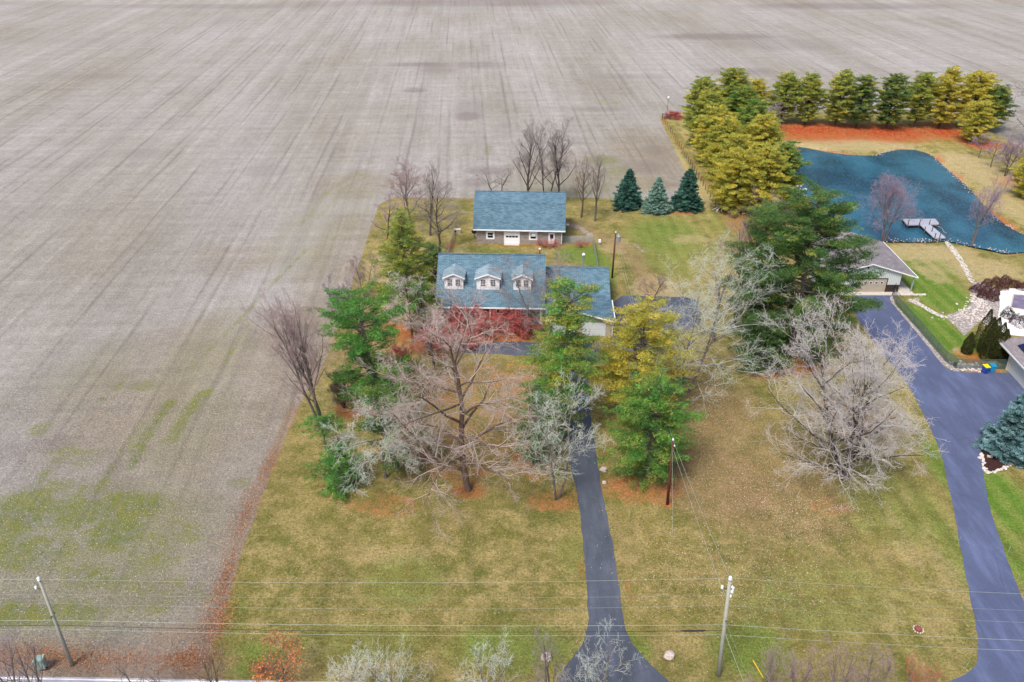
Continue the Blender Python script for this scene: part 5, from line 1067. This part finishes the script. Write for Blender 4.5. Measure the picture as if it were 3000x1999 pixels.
# ------------------------------------------------------------------ small things
X, Y, _ = P(126, 1962); t = empty('utility_cabinet', (X, Y, 0), R(12), 'pale green utility cabinet on a stand at the lower left roadside', 'cabinet')
MB().box(-.36, .36, -.3, .3, .35, 1.35).box(-.4, .4, -.34, .34, 1.35, 1.45).build('cabinet_body', 'green_box', t); MB().box(-.012, .012, -.315, -.301, .42, 1.3).build('door_seam', 'darkmetal', t)
MB().box(-.3, -.2, -.1, .1, 0, .35).box(.2, .3, -.1, .1, 0, .35).build('stand', 'woodpost', t)
def bin_(x, y, body, lid, rz, lb):
    X, Y, _ = P(x, y); t = empty('wheelie_bin', (X, Y, .02), rz, lb, 'bin', 'wheeled bins by the fence'); m = MB()
    m.add([(-.26, -.3, .08), (.26, -.3, .08), (.26, .26, .08), (-.26, .26, .08), (-.34, -.38, 1.0), (.34, -.38, 1.0), (.34, .36, 1.0), (-.34, .36, 1.0)], [(0, 3, 2, 1), (4, 5, 6, 7), (0, 1, 5, 4), (1, 2, 6, 5), (2, 3, 7, 6), (3, 0, 4, 7)]); m.build('bin_body', body, t)
    l = MB().slab([(-.37, -.42, 1.08), (.37, -.42, 1.08), (.37, .4, 1.14), (-.37, .4, 1.14)], .07).build('lid', lid, t); MB().tube([(-.25, .42, 1.0), (.25, .42, 1.0)], .03, 6).build('handle', body, t)
    for s_ in (-1, 1): MB().tube([(s_*.3, .28, .12), (s_*.36, .28, .12)], .12, 12).build('wheel', 'black', t)
bin_(2884, 1093, 'blue_plastic', 'yellow_plastic', R(8), 'blue wheeled bin with a bright yellow lid by the fence')
bin_(2903, 1090, 'cyan_plastic', 'cyan_plastic', R(-6), 'light blue wheeled bin right of the yellow lidded one')
X, Y, _ = P(2797, 1072); t = empty('pail', (X, Y, 0), 0, 'small black pail on the gravel at the bend of the fence', 'pail'); MB().tube([(0, 0, 0), (0, 0, .5), (0, 0, .52)], [.2, .26, .27], 10).build('pail_body', 'black', t); MB().tube([(0, 0, .52), (0, 0, .56)], [.28, .1], 10).build('lid', 'darkmetal', t)
X, Y, _ = P(2690, 1845); t = empty('well_cap', (X, Y, 0), 0, 'round rust red cap ringed by stones on the right lawn', 'cap'); MB().tube([(0, 0, 0), (0, 0, .22), (0, 0, .26)], [.3, .3, .22], 14).build('cap', 'rustred', t)
m = MB()
for k in range(12): a_ = k*.524; m.ball((.42*math.cos(a_), .42*math.sin(a_), .04), .08, k, .2, 5, 4)
m.build('stone_ring', 'pink_stone', t)
X, Y, _ = P(1953, 343); t = empty('yard_lamp', (X, Y, 0), 0, 'thin lamp post with a white globe at the far field corner', 'lamp'); MB().tube([(0, 0, 0), (0, 0, 5.0)], .06, 6).build('post', 'darkmetal', t); MB().ball((0, 0, 5.15), .3, 0, 0, 12, 8).build('globe', 'white', t, True)
X, Y, _ = P(1950, 352); t = empty('corner_brace', (X, Y, 0), 0, 'timber fence corner brace below the globe lamp', 'fence brace'); MB().tube([(-.9, 0, 0), (-.9, 0, 1.8)], .12, 6).tube([(1.1, 0, 0), (1.1, 0, 1.8)], .1, 6).build('post', 'woodpost', t); MB().tube([(-.9, 0, 1.5), (1.1, 0, 1.5)], .08, 6).build('crossbar', 'woodpost', t)
X, Y, _ = P(1387, 700); t = empty('satellite_dish', (X+.2, Y, 0), 0, 'dark dish on a short post at the left barn corner', 'dish'); MB().tube([(0, 0, 0), (0, 0, 1.3)], .05, 6).build('post', 'darkmetal', t); MB().tube([(0, -.05, 1.5), (0, -.2, 1.52)], [.1, .5], 12).build('dish', 'black', t)
X, Y, _ = P(1340, 683); t = empty('storage_box', (X, Y, 0), R(5), 'cream storage box beside the left chain link fence', 'box'); MB().box(-.6, .6, -.35, .35, 0, .7).build('box_body', 'beige', t); MB().box(-.64, .64, -.39, .39, .7, .78).build('lid', 'concrete', t)
X, Y, _ = P(1335, 700); t = empty('bird_feeder', (X, Y, 0), 0, 'small dark feeder post by the left chain link fence', 'bird feeder'); MB().tube([(0, 0, 0), (0, 0, 1.3)], .04, 6).build('post', 'darkmetal', t); MB().tube([(0, 0, 1.3), (0, 0, 1.55), (0, 0, 1.7)], [.18, .18, .02], 8).build('feeder_body', 'darkpanel', t)
X, Y, _ = P(1756, 718); t = empty('meter_box', (X, Y, 0), 0, 'small white box on a post right of the chain link fence', 'box'); MB().tube([(0, 0, 0), (0, 0, .6)], .05, 6).build('post', 'metal', t); MB().box(-.22, .22, -.15, .15, .5, 1.05).build('box_body', 'white', t)
X, Y, _ = P(1663, 660); o = MB().box(-.3, .3, -.2, .2, 0, .2).build('white_slab', 'white'); o.location = (X, Y, 0); tagp(o, 'small white slab on the ground right of the barn', 'slab')
X, Y, _ = P(2899, 1340); o = MB().box(-.28, .28, -.13, .13, .03, .2).build('landscape_block', 'concrete'); o.location = (X, Y, 0); o.rotation_euler = (0, 0, R(-15)); tagp(o, 'pale hollow block lying on the dark mulch bed', 'block')
for (x, y, lb) in ((2807, 1592, 'thin driveway marker at the left edge of the neighbour driveway, middle'), (2952, 1620, 'thin driveway marker at the right edge of the neighbour driveway'), (2828, 1960, 'thin leaning marker at the rounded lawn corner'), (2755, 1340, 'thin driveway marker beside the silver bare tree')):
    X, Y, _ = P(x, y); o = MB().tube([(0, 0, 0), (.05, 0, .9)], .018, 5).build('driveway_marker', 'wire'); o.location = (X, Y, 0); tagp(o, lb, 'marker')
X, Y, _ = P(2110, 615); m = MB(); rnd = random.Random(4)
t = empty('fallen_branch', (X, Y, 0), 0, 'pale fallen branches lying against the end of the wire fence', 'branch')
for k in range(8): a_ = rnd.uniform(0, 3.1); L_ = rnd.uniform(1, 2.6); m.tube([(-L_*math.cos(a_), -L_*math.sin(a_), .1), (0, 0, rnd.uniform(.4, .9)), (L_*math.cos(a_)*.7, L_*math.sin(a_)*.7, rnd.uniform(.5, 1.3))], [.07, .06, .03], 5)
m.build('limbs', 'twig_white', t)
X, Y, _ = P(1248, 612); rs2 = np.random.RandomState(3)
X, Y, _ = P(1261, 690); q = rs2.normal(0, .45, (260, 3)); V, _ = blades(q, rs2, .5, .05, 0); o = npmesh('twig_nest', V, 3, 'leaf', None, np.full((260, 3), .06)); o.location = (X-.3, Y-.1, ZAT(598, Y)); tagp(o, 'dark ball of twigs lodged in the slender grey bare tree', 'nest')
